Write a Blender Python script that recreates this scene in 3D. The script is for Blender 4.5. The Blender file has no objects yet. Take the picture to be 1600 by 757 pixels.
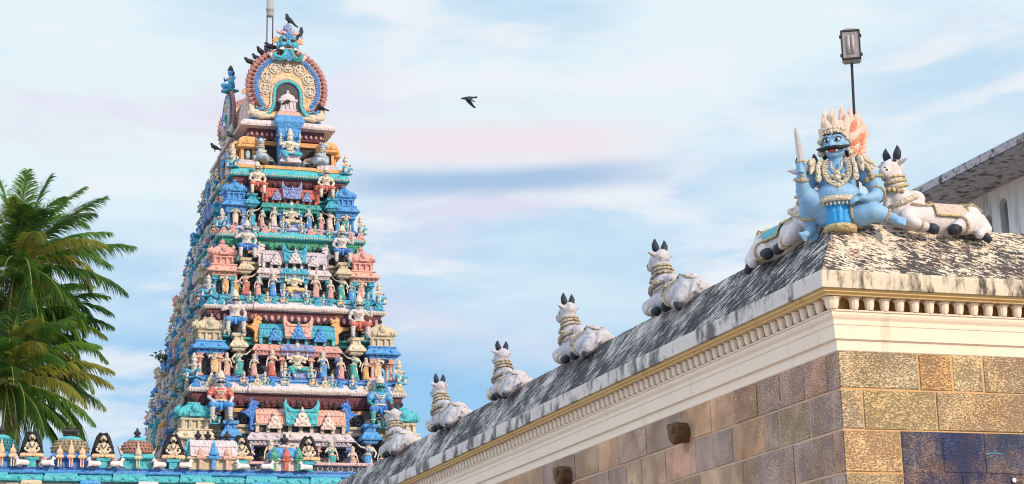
import bpy, bmesh, math, random
from mathutils import Vector, Matrix, Euler
PI = math.pi
R = random.Random(7)
SC = bpy.context.scene
COL = SC.collection

# ------------------------------------------------------------------ camera
cd = bpy.data.cameras.new('camera')
cam = bpy.data.objects.new('camera', cd)
COL.objects.link(cam)
rows = [[0.950287, 0.052832, 0.306859], [-0.31052, 0.233748, 0.921379], [-0.023049, -0.970861, 0.238533]]
m = Matrix([[rows[i][0], -rows[i][1], -rows[i][2]] for i in range(3)]).to_4x4()
m.translation = Vector((0, 0, 1.6))
cam.matrix_world = m
cd.sensor_width = 36.0
cd.sensor_fit = 'HORIZONTAL'
cd.lens = 3020 / 1600 * 36
cd.clip_start = 0.1
cd.clip_end = 5000
SC.camera = cam

# ------------------------------------------------------------------ light
SUN_EL, SUN_AZ = 24.0, 150.0          # azimuth clockwise from +Y
w = bpy.data.worlds.new('World')
SC.world = w
w.use_nodes = True
nt = w.node_tree
for n in list(nt.nodes):
    nt.nodes.remove(n)
def N(t, **k):
    n = nt.nodes.new(t)
    for a, b in k.items():
        setattr(n, a, b)
    return n
def wmath(op, a, b=None, clamp=False):
    n = N('ShaderNodeMath', operation=op, use_clamp=clamp)
    for i, v in enumerate((a, b)):
        if v is None:
            continue
        if isinstance(v, (int, float)):
            n.inputs[i].default_value = v
        else:
            nt.links.new(v, n.inputs[i])
    return n.outputs[0]
def wmix(f, a, b):
    n = N('ShaderNodeMix', data_type='RGBA')
    for s, v in ((0, f), (6, a), (7, b)):
        if isinstance(v, (int, float)):
            n.inputs[s].default_value = v
        elif isinstance(v, tuple):
            n.inputs[s].default_value = (*v, 1)
        else:
            nt.links.new(v, n.inputs[s])
    return n.outputs[2]
def wramp(v, a, b):
    n = N('ShaderNodeMapRange', interpolation_type='SMOOTHSTEP')
    nt.links.new(v, n.inputs[0])
    n.inputs[1].default_value = a
    n.inputs[2].default_value = b
    return n.outputs[0]
out = N('ShaderNodeOutputWorld')
bg = N('ShaderNodeBackground')
SKY_K = 0.10
bg.inputs[1].default_value = SKY_K
sky = N('ShaderNodeTexSky', sky_type='NISHITA')
sky.sun_disc = False
sky.sun_elevation = math.radians(SUN_EL)
sky.sun_rotation = math.radians(SUN_AZ)
sky.dust_density = 1.0
sky.ozone_density = 1.5
tc = N('ShaderNodeTexCoord')
sep = N('ShaderNodeSeparateXYZ')
nt.links.new(tc.outputs['Generated'], sep.inputs[0])
el = sep.outputs[2]
azim = wmath('ARCTAN2', sep.outputs[0], sep.outputs[1])
comb = N('ShaderNodeCombineXYZ')
nt.links.new(wmath('MULTIPLY', azim, 7.0), comb.inputs[0])
nt.links.new(wmath('MULTIPLY', el, 26.0), comb.inputs[1])
comb.inputs[2].default_value = 3.1
def noise(vec, sc, det, rough, dist=0.0):
    n = N('ShaderNodeTexNoise')
    nt.links.new(vec, n.inputs['Vector'])
    n.inputs['Scale'].default_value = sc
    n.inputs['Detail'].default_value = det
    n.inputs['Roughness'].default_value = rough
    n.inputs['Distortion'].default_value = dist
    return n.outputs[0]
n1 = noise(comb.outputs[0], 0.6, 5, 0.5, 0.4)
comb2 = N('ShaderNodeCombineXYZ')
nt.links.new(wmath('MULTIPLY', azim, 5.0), comb2.inputs[0])
nt.links.new(wmath('MULTIPLY', el, 17.0), comb2.inputs[1])
comb2.inputs[2].default_value = 11.7
n2 = noise(comb2.outputs[0], 1.0, 5, 0.55, 0.3)
n3 = noise(comb.outputs[0], 1.15, 7, 0.52, 0.35)
K = 1.0 / SKY_K
def kc(r, g, b):
    return (r * K, g * K, b * K)
# clear sky shows low down, thin high cloud spreads over the upper half
base = wmix(0.86, sky.outputs[0], kc(0.27, 0.51, 0.76))
pale = kc(0.65, 0.75, 0.80)
cover = wmath('ADD', wramp(el, 0.13, 0.33), wmath('MULTIPLY', wmath('SUBTRACT', n1, 0.5), 2.6))
cover = wmath('MAXIMUM', cover, 0.0, True)
c1 = wmix(cover, base, pale)
pinkf = wmath('MULTIPLY', wramp(n2, 0.52, 0.72), wramp(el, 0.12, 0.24))
c2 = wmix(wmath('MULTIPLY', pinkf, 0.8), c1, kc(0.66, 0.62, 0.73))
white = wmath('MULTIPLY', wramp(n3, 0.50, 0.64), 0.85)
c3 = wmix(white, c2, kc(0.72, 0.75, 0.79))
# a long grey-blue bar of cloud under a rosy lens-shaped one
bar_mid = wmath('ADD', 0.270, wmath('MULTIPLY', wmath('SUBTRACT', n3, 0.5), 0.016))
bd = wmath('ABSOLUTE', wmath('SUBTRACT', el, bar_mid))
barv = wmath('SUBTRACT', 1.0, wramp(bd, 0.002, 0.013))
barh = wmath('MULTIPLY', wramp(azim, 0.19, 0.27), wmath('SUBTRACT', 1.0, wramp(azim, 0.35, 0.44)))
c4 = wmix(wmath('MULTIPLY', wmath('MULTIPLY', barv, barh), 0.95), c3, kc(0.33, 0.47, 0.66))
lv = wmath('SUBTRACT', 1.0, wramp(wmath('ABSOLUTE', wmath('SUBTRACT', el, 0.288)), 0.002, 0.017))
c5 = wmix(wmath('MULTIPLY', wmath('MULTIPLY', lv, barh), 0.9), c4, kc(0.73, 0.66, 0.70))
# added fill: unseen sky overhead and to the west (left) gets extra gain
up = wmath('ADD', 1.0, wmath('MULTIPLY', wramp(el, 0.40, 0.75), 0.15))
wst = wmath('ADD', 1.0, wmath('MULTIPLY', wramp(wmath('MULTIPLY', sep.outputs[0], -1.0), 0.25, 0.9), 0.85))
gain = wmath('MULTIPLY', up, wst)
vm_ = N('ShaderNodeVectorMath', operation='SCALE')
nt.links.new(c5, vm_.inputs[0]); nt.links.new(gain, vm_.inputs[3])
nt.links.new(vm_.outputs[0], bg.inputs[0])
nt.links.new(bg.outputs[0], out.inputs[0])

sd = bpy.data.lights.new('sun', 'SUN')
sd.energy = 3.5
sd.angle = math.radians(2.5)
sd.color = (1.0, 0.80, 0.56)
so = bpy.data.objects.new('sun', sd)
COL.objects.link(so)
a, e = math.radians(SUN_AZ), math.radians(SUN_EL)
dirv = Vector((math.sin(a) * math.cos(e), math.cos(a) * math.cos(e), math.sin(e)))
so.rotation_euler = dirv.to_track_quat('Z', 'Y').to_euler()
so.location = (0, -20, 60)

SC.view_settings.view_transform = 'Standard'
SC.view_settings.look = 'None'
SC.view_settings.exposure = 0.26
SC.view_settings.gamma = 1.0
SC.cycles.filter_width = 1.1
SC.view_settings.use_curve_mapping = False

# ------------------------------------------------------------------ materials
MATS = {}
def paint(name, rgb, rough=0.7, grime=0.35, gcol=(0.10, 0.09, 0.085), scale=6.0, bump=0.25, fine=40.0, thr=0.56, tint=0.18, carve=0.0, chalk=0.0):
    if name in MATS:
        return MATS[name]
    mt = bpy.data.materials.new(name)
    mt.use_nodes = True
    t = mt.node_tree
    bs = t.nodes['Principled BSDF']
    bs.inputs['Roughness'].default_value = rough
    bs.inputs['Specular IOR Level'].default_value = 0.3
    tcn = t.nodes.new('ShaderNodeTexCoord')
    oi = t.nodes.new('ShaderNodeObjectInfo')
    ad = t.nodes.new('ShaderNodeVectorMath'); ad.operation = 'MULTIPLY_ADD'
    t.links.new(oi.outputs['Random'], ad.inputs[0]); ad.inputs[1].default_value = (37, 17, 23)
    t.links.new(tcn.outputs['Object'], ad.inputs[2])
    def nz(s, d=5, r=0.6):
        n = t.nodes.new('ShaderNodeTexNoise')
        n.inputs['Scale'].default_value = s; n.inputs['Detail'].default_value = d; n.inputs['Roughness'].default_value = r
        t.links.new(ad.outputs[0], n.inputs['Vector'])
        return n.outputs[0]
    a1 = nz(scale, 6, 0.65)
    mr = t.nodes.new('ShaderNodeMapRange')
    mr.interpolation_type = 'SMOOTHSTEP'
    mr.inputs[1].default_value = thr; mr.inputs[2].default_value = thr + 0.16
    mr.inputs[4].default_value = grime
    t.links.new(a1, mr.inputs[0])
    # slight fading of the paint
    a2 = nz(scale * 0.4, 3)
    fade = t.nodes.new('ShaderNodeMix'); fade.data_type = 'RGBA'
    lo = [max(0, c * (1 - tint)) for c in rgb]
    lum = min(1.0, sum(rgb) / 3 * 2.0)
    hi = [min(0.92, c * (1 - tint * 0.3) + tint * 0.22 * lum) for c in rgb]
    fade.inputs[6].default_value = (*lo, 1); fade.inputs[7].default_value = (*hi, 1)
    t.links.new(a2, fade.inputs[0])
    mx = t.nodes.new('ShaderNodeMix'); mx.data_type = 'RGBA'
    mx.inputs[7].default_value = (*gcol, 1)
    base_out = fade.outputs[2]
    if chalk > 0:
        ck = t.nodes.new('ShaderNodeMix'); ck.data_type = 'RGBA'; ck.inputs[7].default_value = (0.66, 0.62, 0.60, 1)
        cm_ = t.nodes.new('ShaderNodeMapRange'); cm_.inputs[1].default_value = 0.48; cm_.inputs[2].default_value = 0.62; cm_.inputs[4].default_value = chalk
        t.links.new(nz(scale * 2.7, 5, 0.7), cm_.inputs[0]); t.links.new(cm_.outputs[0], ck.inputs[0]); t.links.new(base_out, ck.inputs[6]); base_out = ck.outputs[2]
    t.links.new(base_out, mx.inputs[6]); t.links.new(mr.outputs[0], mx.inputs[0])
    t.links.new(mx.outputs[2], bs.inputs['Base Color'])
    h = nz(fine, 6, 0.7)
    last = h
    if carve > 0:
        v = t.nodes.new('ShaderNodeTexVoronoi'); v.inputs['Scale'].default_value = carve
        v.feature = 'SMOOTH_F1'
        t.links.new(ad.outputs[0], v.inputs['Vector'])
        m1 = t.nodes.new('ShaderNodeMath'); m1.operation = 'MULTIPLY_ADD'
        t.links.new(v.outputs[0], m1.inputs[0]); m1.inputs[1].default_value = 2.2
        t.links.new(h, m1.inputs[2]); last = m1.outputs[0]
    b = t.nodes.new('ShaderNodeBump'); b.inputs['Strength'].default_value = bump; b.inputs['Distance'].default_value = 0.03
    t.links.new(last, b.inputs['Height']); t.links.new(b.outputs[0], bs.inputs['Normal'])
    MATS[name] = mt
    return mt

P = {
 'cyan': (0.01, 0.36, 0.58), 'aqua': (0.02, 0.45, 0.58), 'blue': (0.01, 0.17, 0.62), 'skyblue': (0.03, 0.29, 0.74),
 'deepblue': (0.03, 0.10, 0.45), 'teal': (0.01, 0.36, 0.38), 'green': (0.01, 0.30, 0.20), 'pink': (0.70, 0.34, 0.33),
 'salmon': (0.72, 0.38, 0.33), 'red': (0.55, 0.11, 0.09), 'orange': (0.76, 0.38, 0.13), 'yellow': (0.74, 0.47, 0.20),
 'peach': (0.86, 0.52, 0.32), 'cream': (0.66, 0.57, 0.45), 'sand': (0.58, 0.50, 0.38), 'lavender': (0.58, 0.52, 0.64),
 'lilac': (0.66, 0.58, 0.66), 'periwinkle': (0.20, 0.28, 0.62), 'maroon': (0.15, 0.05, 0.07), 'rose': (0.62, 0.34, 0.38),
 'white': (0.76, 0.72, 0.72), 'stonewhite': (0.66, 0.60, 0.55), 'bluegrey': (0.40, 0.44, 0.55), 'brown': (0.30, 0.16, 0.08),
 'iceblue': (0.36, 0.55, 0.72), 'palepink': (0.80, 0.62, 0.60)}
def pm(c):
    return paint('painted_' + c, P[c], carve=7.0, grime=0.85, gcol=(0.045, 0.04, 0.045), bump=0.9, scale=6.5, thr=0.555, fine=30, chalk=0.34 if sum(P[c]) > .4 else 0.06)
def sm(c):     # statue paint
    return paint('statue_' + c, P[c], carve=16.0, grime=0.7, bump=0.8, scale=9.0, thr=0.555, fine=60, chalk=0.30)
M_SKIN = paint('weathered_skin', (0.72, 0.64, 0.57), carve=20, grime=0.6, bump=0.6, scale=8, thr=0.53, tint=0.25)
M_SKIN2 = paint('weathered_lilac_skin', (0.56, 0.55, 0.62), carve=20, grime=0.5, bump=0.5, scale=8, thr=0.55, tint=0.25)
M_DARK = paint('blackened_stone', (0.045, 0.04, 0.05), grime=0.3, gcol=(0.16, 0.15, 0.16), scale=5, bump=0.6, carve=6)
M_BLACK = paint('black_paint', (0.012, 0.012, 0.018), rough=0.55, grime=0.2, gcol=(0.08, 0.08, 0.09), bump=0.2)
M_PANEL = paint('dark_carving_and_recess_shade', (0.085, 0.08, 0.10), grime=0.7, gcol=(0.02, 0.02, 0.02), scale=5, bump=0.9, carve=5)  # dark carving; near-black colour also holds the shadow of walls in recesses

# ------------------------------------------------------------------ mesh helpers
class MB:
    def __init__(self):
        self.v = []; self.f = []; self.mi = []; self.sm = []
        self.cur = 0; self.smooth = False
    def add(self, vs, fs):
        o = len(self.v)
        self.v += [tuple(p) for p in vs]
        for f in fs:
            self.f.append([i + o for i in f]); self.mi.append(self.cur); self.sm.append(self.smooth)
    def box(self, c, s, rz=0.0, taper=1.0):
        cx, cy, cz = c; x, y, z = s[0] / 2, s[1] / 2, s[2] / 2
        cs, sn = math.cos(rz), math.sin(rz)
        vs = []
        for dz, k in ((-z, 1), (z, taper)):
            for dx, dy in ((-x, -y), (x, -y), (x, y), (-x, y)):
                dx *= k; dy *= k
                vs.append((cx + dx * cs - dy * sn, cy + dx * sn + dy * cs, cz + dz))
        self.add(vs, [(3, 2, 1, 0), (4, 5, 6, 7), (0, 1, 5, 4), (1, 2, 6, 5), (2, 3, 7, 6), (3, 0, 4, 7)])
    def loft(self, rings, cap=True, closed=True):
        n = len(rings[0]); vs = [p for r in rings for p in r]; fs = []
        for i in range(len(rings) - 1):
            for j in range(n if closed else n - 1):
                k = (j + 1) % n
                fs.append((i * n + j, i * n + k, (i + 1) * n + k, (i + 1) * n + j))
        if cap:
            fs.append(tuple(range(n - 1, -1, -1)))
            fs.append(tuple((len(rings) - 1) * n + j for j in range(n)))
        self.add(vs, fs)
    def sq(self, prof, c=(0, 0, 0), rz=0.0):
        """stack of rectangles: prof = [(z, hx, hy)]"""
        cs, sn = math.cos(rz), math.sin(rz)
        rings = []
        for z, a, b in prof:
            rings.append([(c[0] + x * cs - y * sn, c[1] + x * sn + y * cs, c[2] + z) for x, y in ((-a, -b), (a, -b), (a, b), (-a, b))])
        self.loft(rings)
    def lathe(self, prof, c=(0, 0, 0), n=12, sx=1.0, sy=1.0):
        rings = [[(c[0] + r * sx * math.cos(2 * PI * j / n), c[1] + r * sy * math.sin(2 * PI * j / n), c[2] + z) for j in range(n)] for r, z in prof]
        self.loft(rings)
    def tube(self, pts, rad, n=8, caps=True):
        pts = [Vector(p) for p in pts]
        if not isinstance(rad, (list, tuple)):
            rad = [rad] * len(pts)
        rings = []
        up = None
        for i, p in enumerate(pts):
            d = (pts[min(i + 1, len(pts) - 1)] - pts[max(i - 1, 0)]).normalized()
            if up is None:
                up = Vector((0, 0, 1)) if abs(d.z) < 0.9 else Vector((1, 0, 0))
            s = d.cross(up)
            if s.length < 1e-4:
                s = d.cross(Vector((1, 0.3, 0)))
            s.normalize(); u = s.cross(d).normalized(); up = u
            rings.append([tuple(p + (s * math.cos(2 * PI * j / n) + u * math.sin(2 * PI * j / n)) * rad[i]) for j in range(n)])
        self.loft(rings, cap=caps)
    def ell(self, c, r, n=None, m=None, rot=None):
        n = n or MB.CAPN; m = m or (MB.CAPN * 2 // 3)
        if isinstance(r, (int, float)):
            r = (r, r, r)
        rm = Euler(rot).to_matrix() if rot else None
        rings = []
        for i in range(m + 1):
            t = PI * i / m
            rr = max(math.sin(t), 0.02); z = -math.cos(t)
            ring = []
            for j in range(n):
                p = Vector((r[0] * rr * math.cos(2 * PI * j / n), r[1] * rr * math.sin(2 * PI * j / n), r[2] * z))
                if rm: p = rm @ p
                ring.append((c[0] + p.x, c[1] + p.y, c[2] + p.z))
            rings.append(ring)
        self.loft(rings)
    CAPN = 12
    def cap(self, p0, r0, p1, r1, n=None):
        n = n or MB.CAPN
        p0, p1 = Vector(p0), Vector(p1)
        d = p1 - p0
        if d.length < 1e-5:
            return self.ell(p0, r0)
        L = d.length; dn = d / L
        pts = []; rad = []
        for k in (-1.0, -0.8, -0.45, 0):
            pts.append(p0 + dn * r0 * k); rad.append(max(0.03 * r0, r0 * math.sqrt(max(0, 1 - k * k))))
        for k in (0, 0.45, 0.8, 1.0):
            pts.append(p1 + dn * r1 * k); rad.append(max(0.03 * r1, r1 * math.sqrt(max(0, 1 - k * k))))
        self.tube(pts, rad, n)
    def chain(self, pts, rad):
        for i in range(len(pts) - 1):
            self.cap(pts[i], rad[i], pts[i + 1], rad[i + 1])
    def prism(self, poly, y0, y1):
        """polygon in x-z, extruded in y (front y0)"""
        n = len(poly)
        vs = [(x, y0, z) for x, z in poly] + [(x, y1, z) for x, z in poly]
        fs = [tuple(range(n)), tuple(range(2 * n - 1, n - 1, -1))]
        for i in range(n):
            k = (i + 1) % n
            fs.append((i, i + n, k + n, k))
        self.add(vs, fs)
    def band(self, pin, pout, y0, y1):
        """open strip between two x-z polylines, extruded in y"""
        n = len(pin)
        rings = [[(pin[i][0], y0, pin[i][1]), (pout[i][0], y0, pout[i][1]), (pout[i][0], y1, pout[i][1]), (pin[i][0], y1, pin[i][1])] for i in range(n)]
        self.loft(rings)
    def mesh(self, name):
        me = bpy.data.meshes.new(name)
        me.from_pydata(self.v, [], self.f)
        me.polygons.foreach_set('material_index', self.mi)
        me.polygons.foreach_set('use_smooth', self.sm)
        bm = bmesh.new(); bm.from_mesh(me)
        bmesh.ops.recalc_face_normals(bm, faces=bm.faces)
        bm.to_mesh(me); bm.free()
        return me
def put(name, me, mats, parent=None, loc=(0, 0, 0), rz=0.0, sc=None, rot=None):
    if isinstance(me, MB):
        me = me.mesh(name)
    o = bpy.data.objects.new(name, me)
    COL.objects.link(o)
    if not isinstance(mats, (list, tuple)):
        mats = [mats]
    if len(me.materials) == 0:
        for mm in mats:
            me.materials.append(mm)
    else:
        for i, mm in enumerate(mats):
            if me.materials[i] != mm:
                o.material_slots[i].link = 'OBJECT'; o.material_slots[i].material = mm
    o.location = loc
    o.rotation_euler = rot if rot else (0, 0, rz)
    if sc is not None:
        o.scale = sc if isinstance(sc, (tuple, list)) else (sc, sc, sc)
    if parent: o.parent = parent
    return o
def bev(o, wd, seg=1):
    md = o.modifiers.new('bevel', 'BEVEL'); md.width = wd; md.segments = seg; md.limit_method = 'ANGLE'; md.angle_limit = 0.6
    return o
def tag(o, label, cat, group=None, kind=None):
    if label: o['label'] = label
    if cat: o['category'] = cat
    if group: o['group'] = group
    if kind: o['kind'] = kind
    return o
def empty(name, loc=(0, 0, 0), rz=0.0, sc=1.0):
    o = bpy.data.objects.new(name, None); COL.objects.link(o)
    o.empty_display_size = 0.2
    o.location = loc; o.rotation_euler = (0, 0, rz); o.scale = (sc, sc, sc)
    return o
def fuse(mb, vox, smooth=2, name='body', disp=None):
    """one continuous surface from overlapping volumes"""
    me = mb.mesh(name + '_raw')
    o = bpy.data.objects.new(name + '_raw', me); COL.objects.link(o)
    r = o.modifiers.new('r', 'REMESH'); r.mode = 'VOXEL'; r.voxel_size = vox; r.use_smooth_shade = True
    s = o.modifiers.new('s', 'SMOOTH'); s.iterations = smooth; s.factor = 0.5
    dg = bpy.context.evaluated_depsgraph_get(); dg.update()
    res = bpy.data.meshes.new_from_object(o.evaluated_get(dg))
    res.name = name
    bpy.data.objects.remove(o); bpy.data.meshes.remove(me)
    for p in res.polygons: p.use_smooth = True
    res.materials.clear()
    return res
def clone(root, loc, rz=0.0, sc=None, mats=None, mirror=False):
    """copy a thing with its parts and sub-parts (no bpy.ops)"""
    r = root.copy(); COL.objects.link(r)
    r.location = loc; r.rotation_euler = (0, 0, rz)
    if sc is not None: r.scale = (sc, (-sc if mirror else sc), sc)
    def rec(src, dst):
        for ch in src.children:
            c = ch.copy(); COL.objects.link(c); c.parent = dst
            if mats and ch.name.split('.')[0] in mats:
                c.material_slots[0].link = 'OBJECT'; c.material_slots[0].material = mats[ch.name.split('.')[0]]
            rec(ch, c)
    rec(root, r)
    return r
# ------------------------------------------------------------------ ground
g = MB(); g.add([(-3000, -3000, 0), (3000, -3000, 0), (3000, 3000, 0), (-3000, 3000, 0)], [(0, 1, 2, 3)])
gm = paint('trodden_earth', (0.42, 0.35, 0.27), scale=0.4, grime=0.4, fine=8, bump=0.3)
tag(put('ground', g, gm), 'dusty pale earth of the temple yard', 'ground', kind='structure')

# ------------------------------------------------------------------ temple wall
X0, Y0 = 11.276, 21.157
XE, YE = 34.0, 63.0
ROWS = [5.93, 5.445, 4.935, 4.41, 3.9, 3.38, 2.86, 2.34, 1.82, 1.3, 0.75, 0.0]
def attr_mat(name, speck=0.8, sp_scale=26.0, bump=0.9, sat=1.0):
    mt = bpy.data.materials.new(name); mt.use_nodes = True
    t = mt.node_tree; bs = t.nodes['Principled BSDF']
    bs.inputs['Roughness'].default_value = 0.9
    bs.inputs['Specular IOR Level'].default_value = 0.15
    at = t.nodes.new('ShaderNodeAttribute'); at.attribute_name = 'Col'
    tcn = t.nodes.new('ShaderNodeTexCoord')
    def nz(s, d=6, r=0.65, sc=(1, 1, 1)):
        mp = t.nodes.new('ShaderNodeMapping'); mp.inputs['Scale'].default_value = sc
        t.links.new(tcn.outputs['Object'], mp.inputs[0])
        n = t.nodes.new('ShaderNodeTexNoise'); n.inputs['Scale'].default_value = s
        n.inputs['Detail'].default_value = d; n.inputs['Roughness'].default_value = r
        t.links.new(mp.outputs[0], n.inputs['Vector']); return n.outputs[0]
    def mrange(v, a, b, c=0.0, d=1.0):
        n = t.nodes.new('ShaderNodeMapRange'); n.inputs[1].default_value = a; n.inputs[2].default_value = b
        n.inputs[3].default_value = c; n.inputs[4].default_value = d
        t.links.new(v, n.inputs[0]); return n.outputs[0]
    def mix(f, a, b, bt='MIX'):
        n = t.nodes.new('ShaderNodeMix'); n.data_type = 'RGBA'; n.blend_type = bt
        for s, v in ((0, f), (6, a), (7, b)):
            if isinstance(v, tuple): n.inputs[s].default_value = (*v, 1)
            elif isinstance(v, float): n.inputs[s].default_value = v
            else: t.links.new(v, n.inputs[s])
        return n.outputs[2]
    # broad stains: ochre and mauve wash over the stone
    s1 = mix(mrange(nz(1.3, 4), 0.45, 0.7, 0, 0.5), at.outputs['Color'], (0.62, 0.34, 0.12))
    s2 = mix(mrange(nz(2.1, 5, 0.6, (1.3, 1.3, 0.35)), 0.50, 0.72, 0, 0.5), s1, (0.56, 0.42, 0.36))
    # chisel pits
    pits = nz(sp_scale, 5, 0.6, (1, 1, 1.9))
    big = nz(1.9, 3)
    ad = t.nodes.new('ShaderNodeMath'); ad.operation = 'MULTIPLY_ADD'
    t.links.new(big, ad.inputs[0]); ad.inputs[1].default_value = 0.36; t.links.new(pits, ad.inputs[2])
    sp = mrange(ad.outputs[0], 0.63, 0.76, 0, speck)
    # grain in value
    gr = mix(mrange(nz(60, 4, 0.7), 0.3, 0.7, 0, 1), (0.80, 0.79, 0.79), (1.22, 1.20, 1.18))
    s3 = mix(1.0, s2, gr, 'MULTIPLY')
    s4 = mix(sp, s3, (0.05, 0.04, 0.045))
    t.links.new(s4, bs.inputs['Base Color'])
    h = t.nodes.new('ShaderNodeMath'); h.operation = 'MULTIPLY_ADD'
    t.links.new(sp, h.inputs[0]); h.inputs[1].default_value = -1.2; t.links.new(nz(45, 6, 0.7), h.inputs[2])
    b = t.nodes.new('ShaderNodeBump'); b.inputs['Strength'].default_value = bump; b.inputs['Distance'].default_value = 0.02
    t.links.new(h.outputs[0], b.inputs['Height']); t.links.new(b.outputs[0], bs.inputs['Normal'])
    return mt
M_STONE = attr_mat('chiselled_granite', speck=0.62, sp_scale=38.0)
M_MORT_R = paint('ochre_mortar', (0.66, 0.42, 0.22), scale=3, grime=0.5, gcol=(0.40, 0.30, 0.22), fine=50, bump=0.6, rough=0.9)
M_MORT_L = paint('pinkish_mortar', (0.62, 0.42, 0.32), scale=3, grime=0.5, gcol=(0.22, 0.18, 0.18), fine=50, bump=0.6, rough=0.9)
PAL_R = [(0.68, 0.54, 0.34), (0.74, 0.50, 0.29), (0.62, 0.51, 0.36), (0.76, 0.48, 0.24), (0.60, 0.48, 0.37)]
PAL_L = [(0.56, 0.48, 0.47), (0.70, 0.50, 0.42), (0.66, 0.54, 0.44), (0.60, 0.51, 0.48), (0.74, 0.54, 0.41), (0.54, 0.47, 0.47)]

def masonry(side, rows_x, length, pal, fixed):
    rr = random.Random(5 if side == 'R' else 9)
    mb = MB(); cols = []
    def P3(s, d, z):       # s along from the corner, d out of the wall
        return (X0 + s, Y0 - d, z) if side == 'R' else (X0 - d, Y0 + s, z)
    for ri in range(len(ROWS) - 1):
        zt, zb = ROWS[ri], ROWS[ri + 1]
        s = 0.0; cuts = list(rows_x.get(ri, []))
        while s < length:
            if cuts: s2 = cuts.pop(0)
            else: s2 = s + rr.uniform(0.45, 1.5) * (1 if ri % 2 else 1.15)
            s2 = min(s2, length)
            ga = rr.uniform(0.005, 0.010)
            a, b_ = s + (0.0 if s == 0 else ga), s2 - ga
            z1, z0 = zt - ga * (0 if ri == 0 else 1), zb + ga
            if b_ - a > 0.05:
                d1 = rr.uniform(0.008, 0.02)
                bw = 0.012
                j = lambda: rr.uniform(-0.006, 0.006)
                a2 = a if s == 0 else a + bw + j()
                front = [P3(a2, d1, z0 + bw + j()), P3(b_ - bw + j(), d1, z0 + bw + j()), P3(b_ - bw + j(), d1, z1 - bw + j()), P3(a2, d1, z1 - bw + j())]
                backr = [P3(a, -0.01, z0), P3(b_, -0.01, z0), P3(b_, -0.01, z1), P3(a, -0.01, z1)]
                mb.cur = 0
                mb.add(front + backr, [(0, 1, 2, 3), (4, 5, 1, 0), (5, 6, 2, 1), (6, 7, 3, 2), (7, 4, 0, 3)])
                c = fixed.get((ri, round(s, 2)))
                if c is None:
                    c = rr.choice(pal); k = rr.uniform(0.85, 1.15); c = tuple(v * k for v in c)
                if side == 'L': c = (c[0] * 1.18, c[1] * 1.0, c[2] * .90)
                if side == 'R' and ri >= 2 and s > 0.7 and s < 4.3:
                    c = rr.choice([(0.06, 0.08, 0.20), (0.08, 0.11, 0.22), (0.15, 0.18, 0.29), (0.11, 0.12, 0.20)])
                cols += [c] * 5
            s = s2
    # mortar bed just behind the block faces
    mb.cur = 1
    mb.add([P3(0.0, 0.0, 0), P3(length, 0.0, 0), P3(length, 0.0, 5.94), P3(0, 0.0, 5.94)], [(0, 1, 2, 3)])
    cols.append((1, 1, 1))
    if side == 'R':
        mb.cur = 0
        mb.add([P3(0.79, 0.004, 0), P3(4.3, 0.004, 0), P3(4.3, 0.004, 4.93), P3(0.79, 0.004, 4.93)], [(0, 1, 2, 3)])
        cols.append((0.07, 0.09, 0.22))
    me = bpy.data.meshes.new('stone_face')
    me.from_pydata(mb.v, [], mb.f); me.polygons.foreach_set('material_index', mb.mi)
    ca = me.color_attributes.new('Col', 'FLOAT_COLOR', 'CORNER')
    buf = []
    for p, c in zip(me.polygons, cols):
        for _ in p.loop_indices: buf += [c[0], c[1], c[2], 1.0]
    ca.data.foreach_set('color', buf)
    bm = bmesh.new(); bm.from_mesh(me); bmesh.ops.recalc_face_normals(bm, faces=bm.faces); bm.to_mesh(me); bm.free()
    return me
wall = empty('temple_wall', (X0, Y0, 0))
tag(wall, 'long stone temple wall with cream moulded cornice and mould streaked lime coping, turning a corner', 'wall')
def wput(name, mb, mats):
    return put(name, mb, mats, wall, (-X0, -Y0, 0))
R_ROWS = {0: [1.10, 1.585, 2.03, 3.2], 1: [0.29, 1.32, 2.9, 4.0], 2: [0.785, 1.35, 1.95, 2.6], 3: [0.785, 1.6, 2.3], 4: [0.785, 1.4]}
L_ROWS = {0: [0.30, 0.95, 1.65, 2.35, 3.1, 3.9], 1: [0.85, 1.75, 2.2, 3.2], 2: [0.25, 1.35, 2.9], 3: [0.9, 2.0]}
FIX_R = {(0, 0.0): (0.64, 0.53, 0.37), (0, 1.1): (0.76, 0.47, 0.24), (0, 1.59): (0.66, 0.48, 0.34), (0, 2.03): (0.68, 0.53, 0.36),
         (1, 0.0): (0.72, 0.56, 0.40), (1, 0.29): (0.70, 0.54, 0.31), (1, 1.32): (0.70, 0.52, 0.33), (2, 0.0): (0.80, 0.54, 0.32)}
FIX_L = {(0, 0.0): (0.52, 0.43, 0.43), (0, 0.3): (0.66, 0.49, 0.44), (0, 0.95): (0.58, 0.47, 0.44), (0, 1.65): (0.58, 0.48, 0.46), (1, 0.0): (0.54, 0.46, 0.46),
         (1, 0.85): (0.56, 0.49, 0.40), (2, 0.0): (0.62, 0.47, 0.41), (2, 0.25): (0.54, 0.49, 0.51)}
wput('stone_face', masonry('R', R_ROWS, XE - X0, PAL_R, FIX_R), [M_STONE, M_MORT_R])
wput('stone_face', masonry('L', L_ROWS, YE - Y0, PAL_L, FIX_L), [M_STONE, M_MORT_L])
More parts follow.
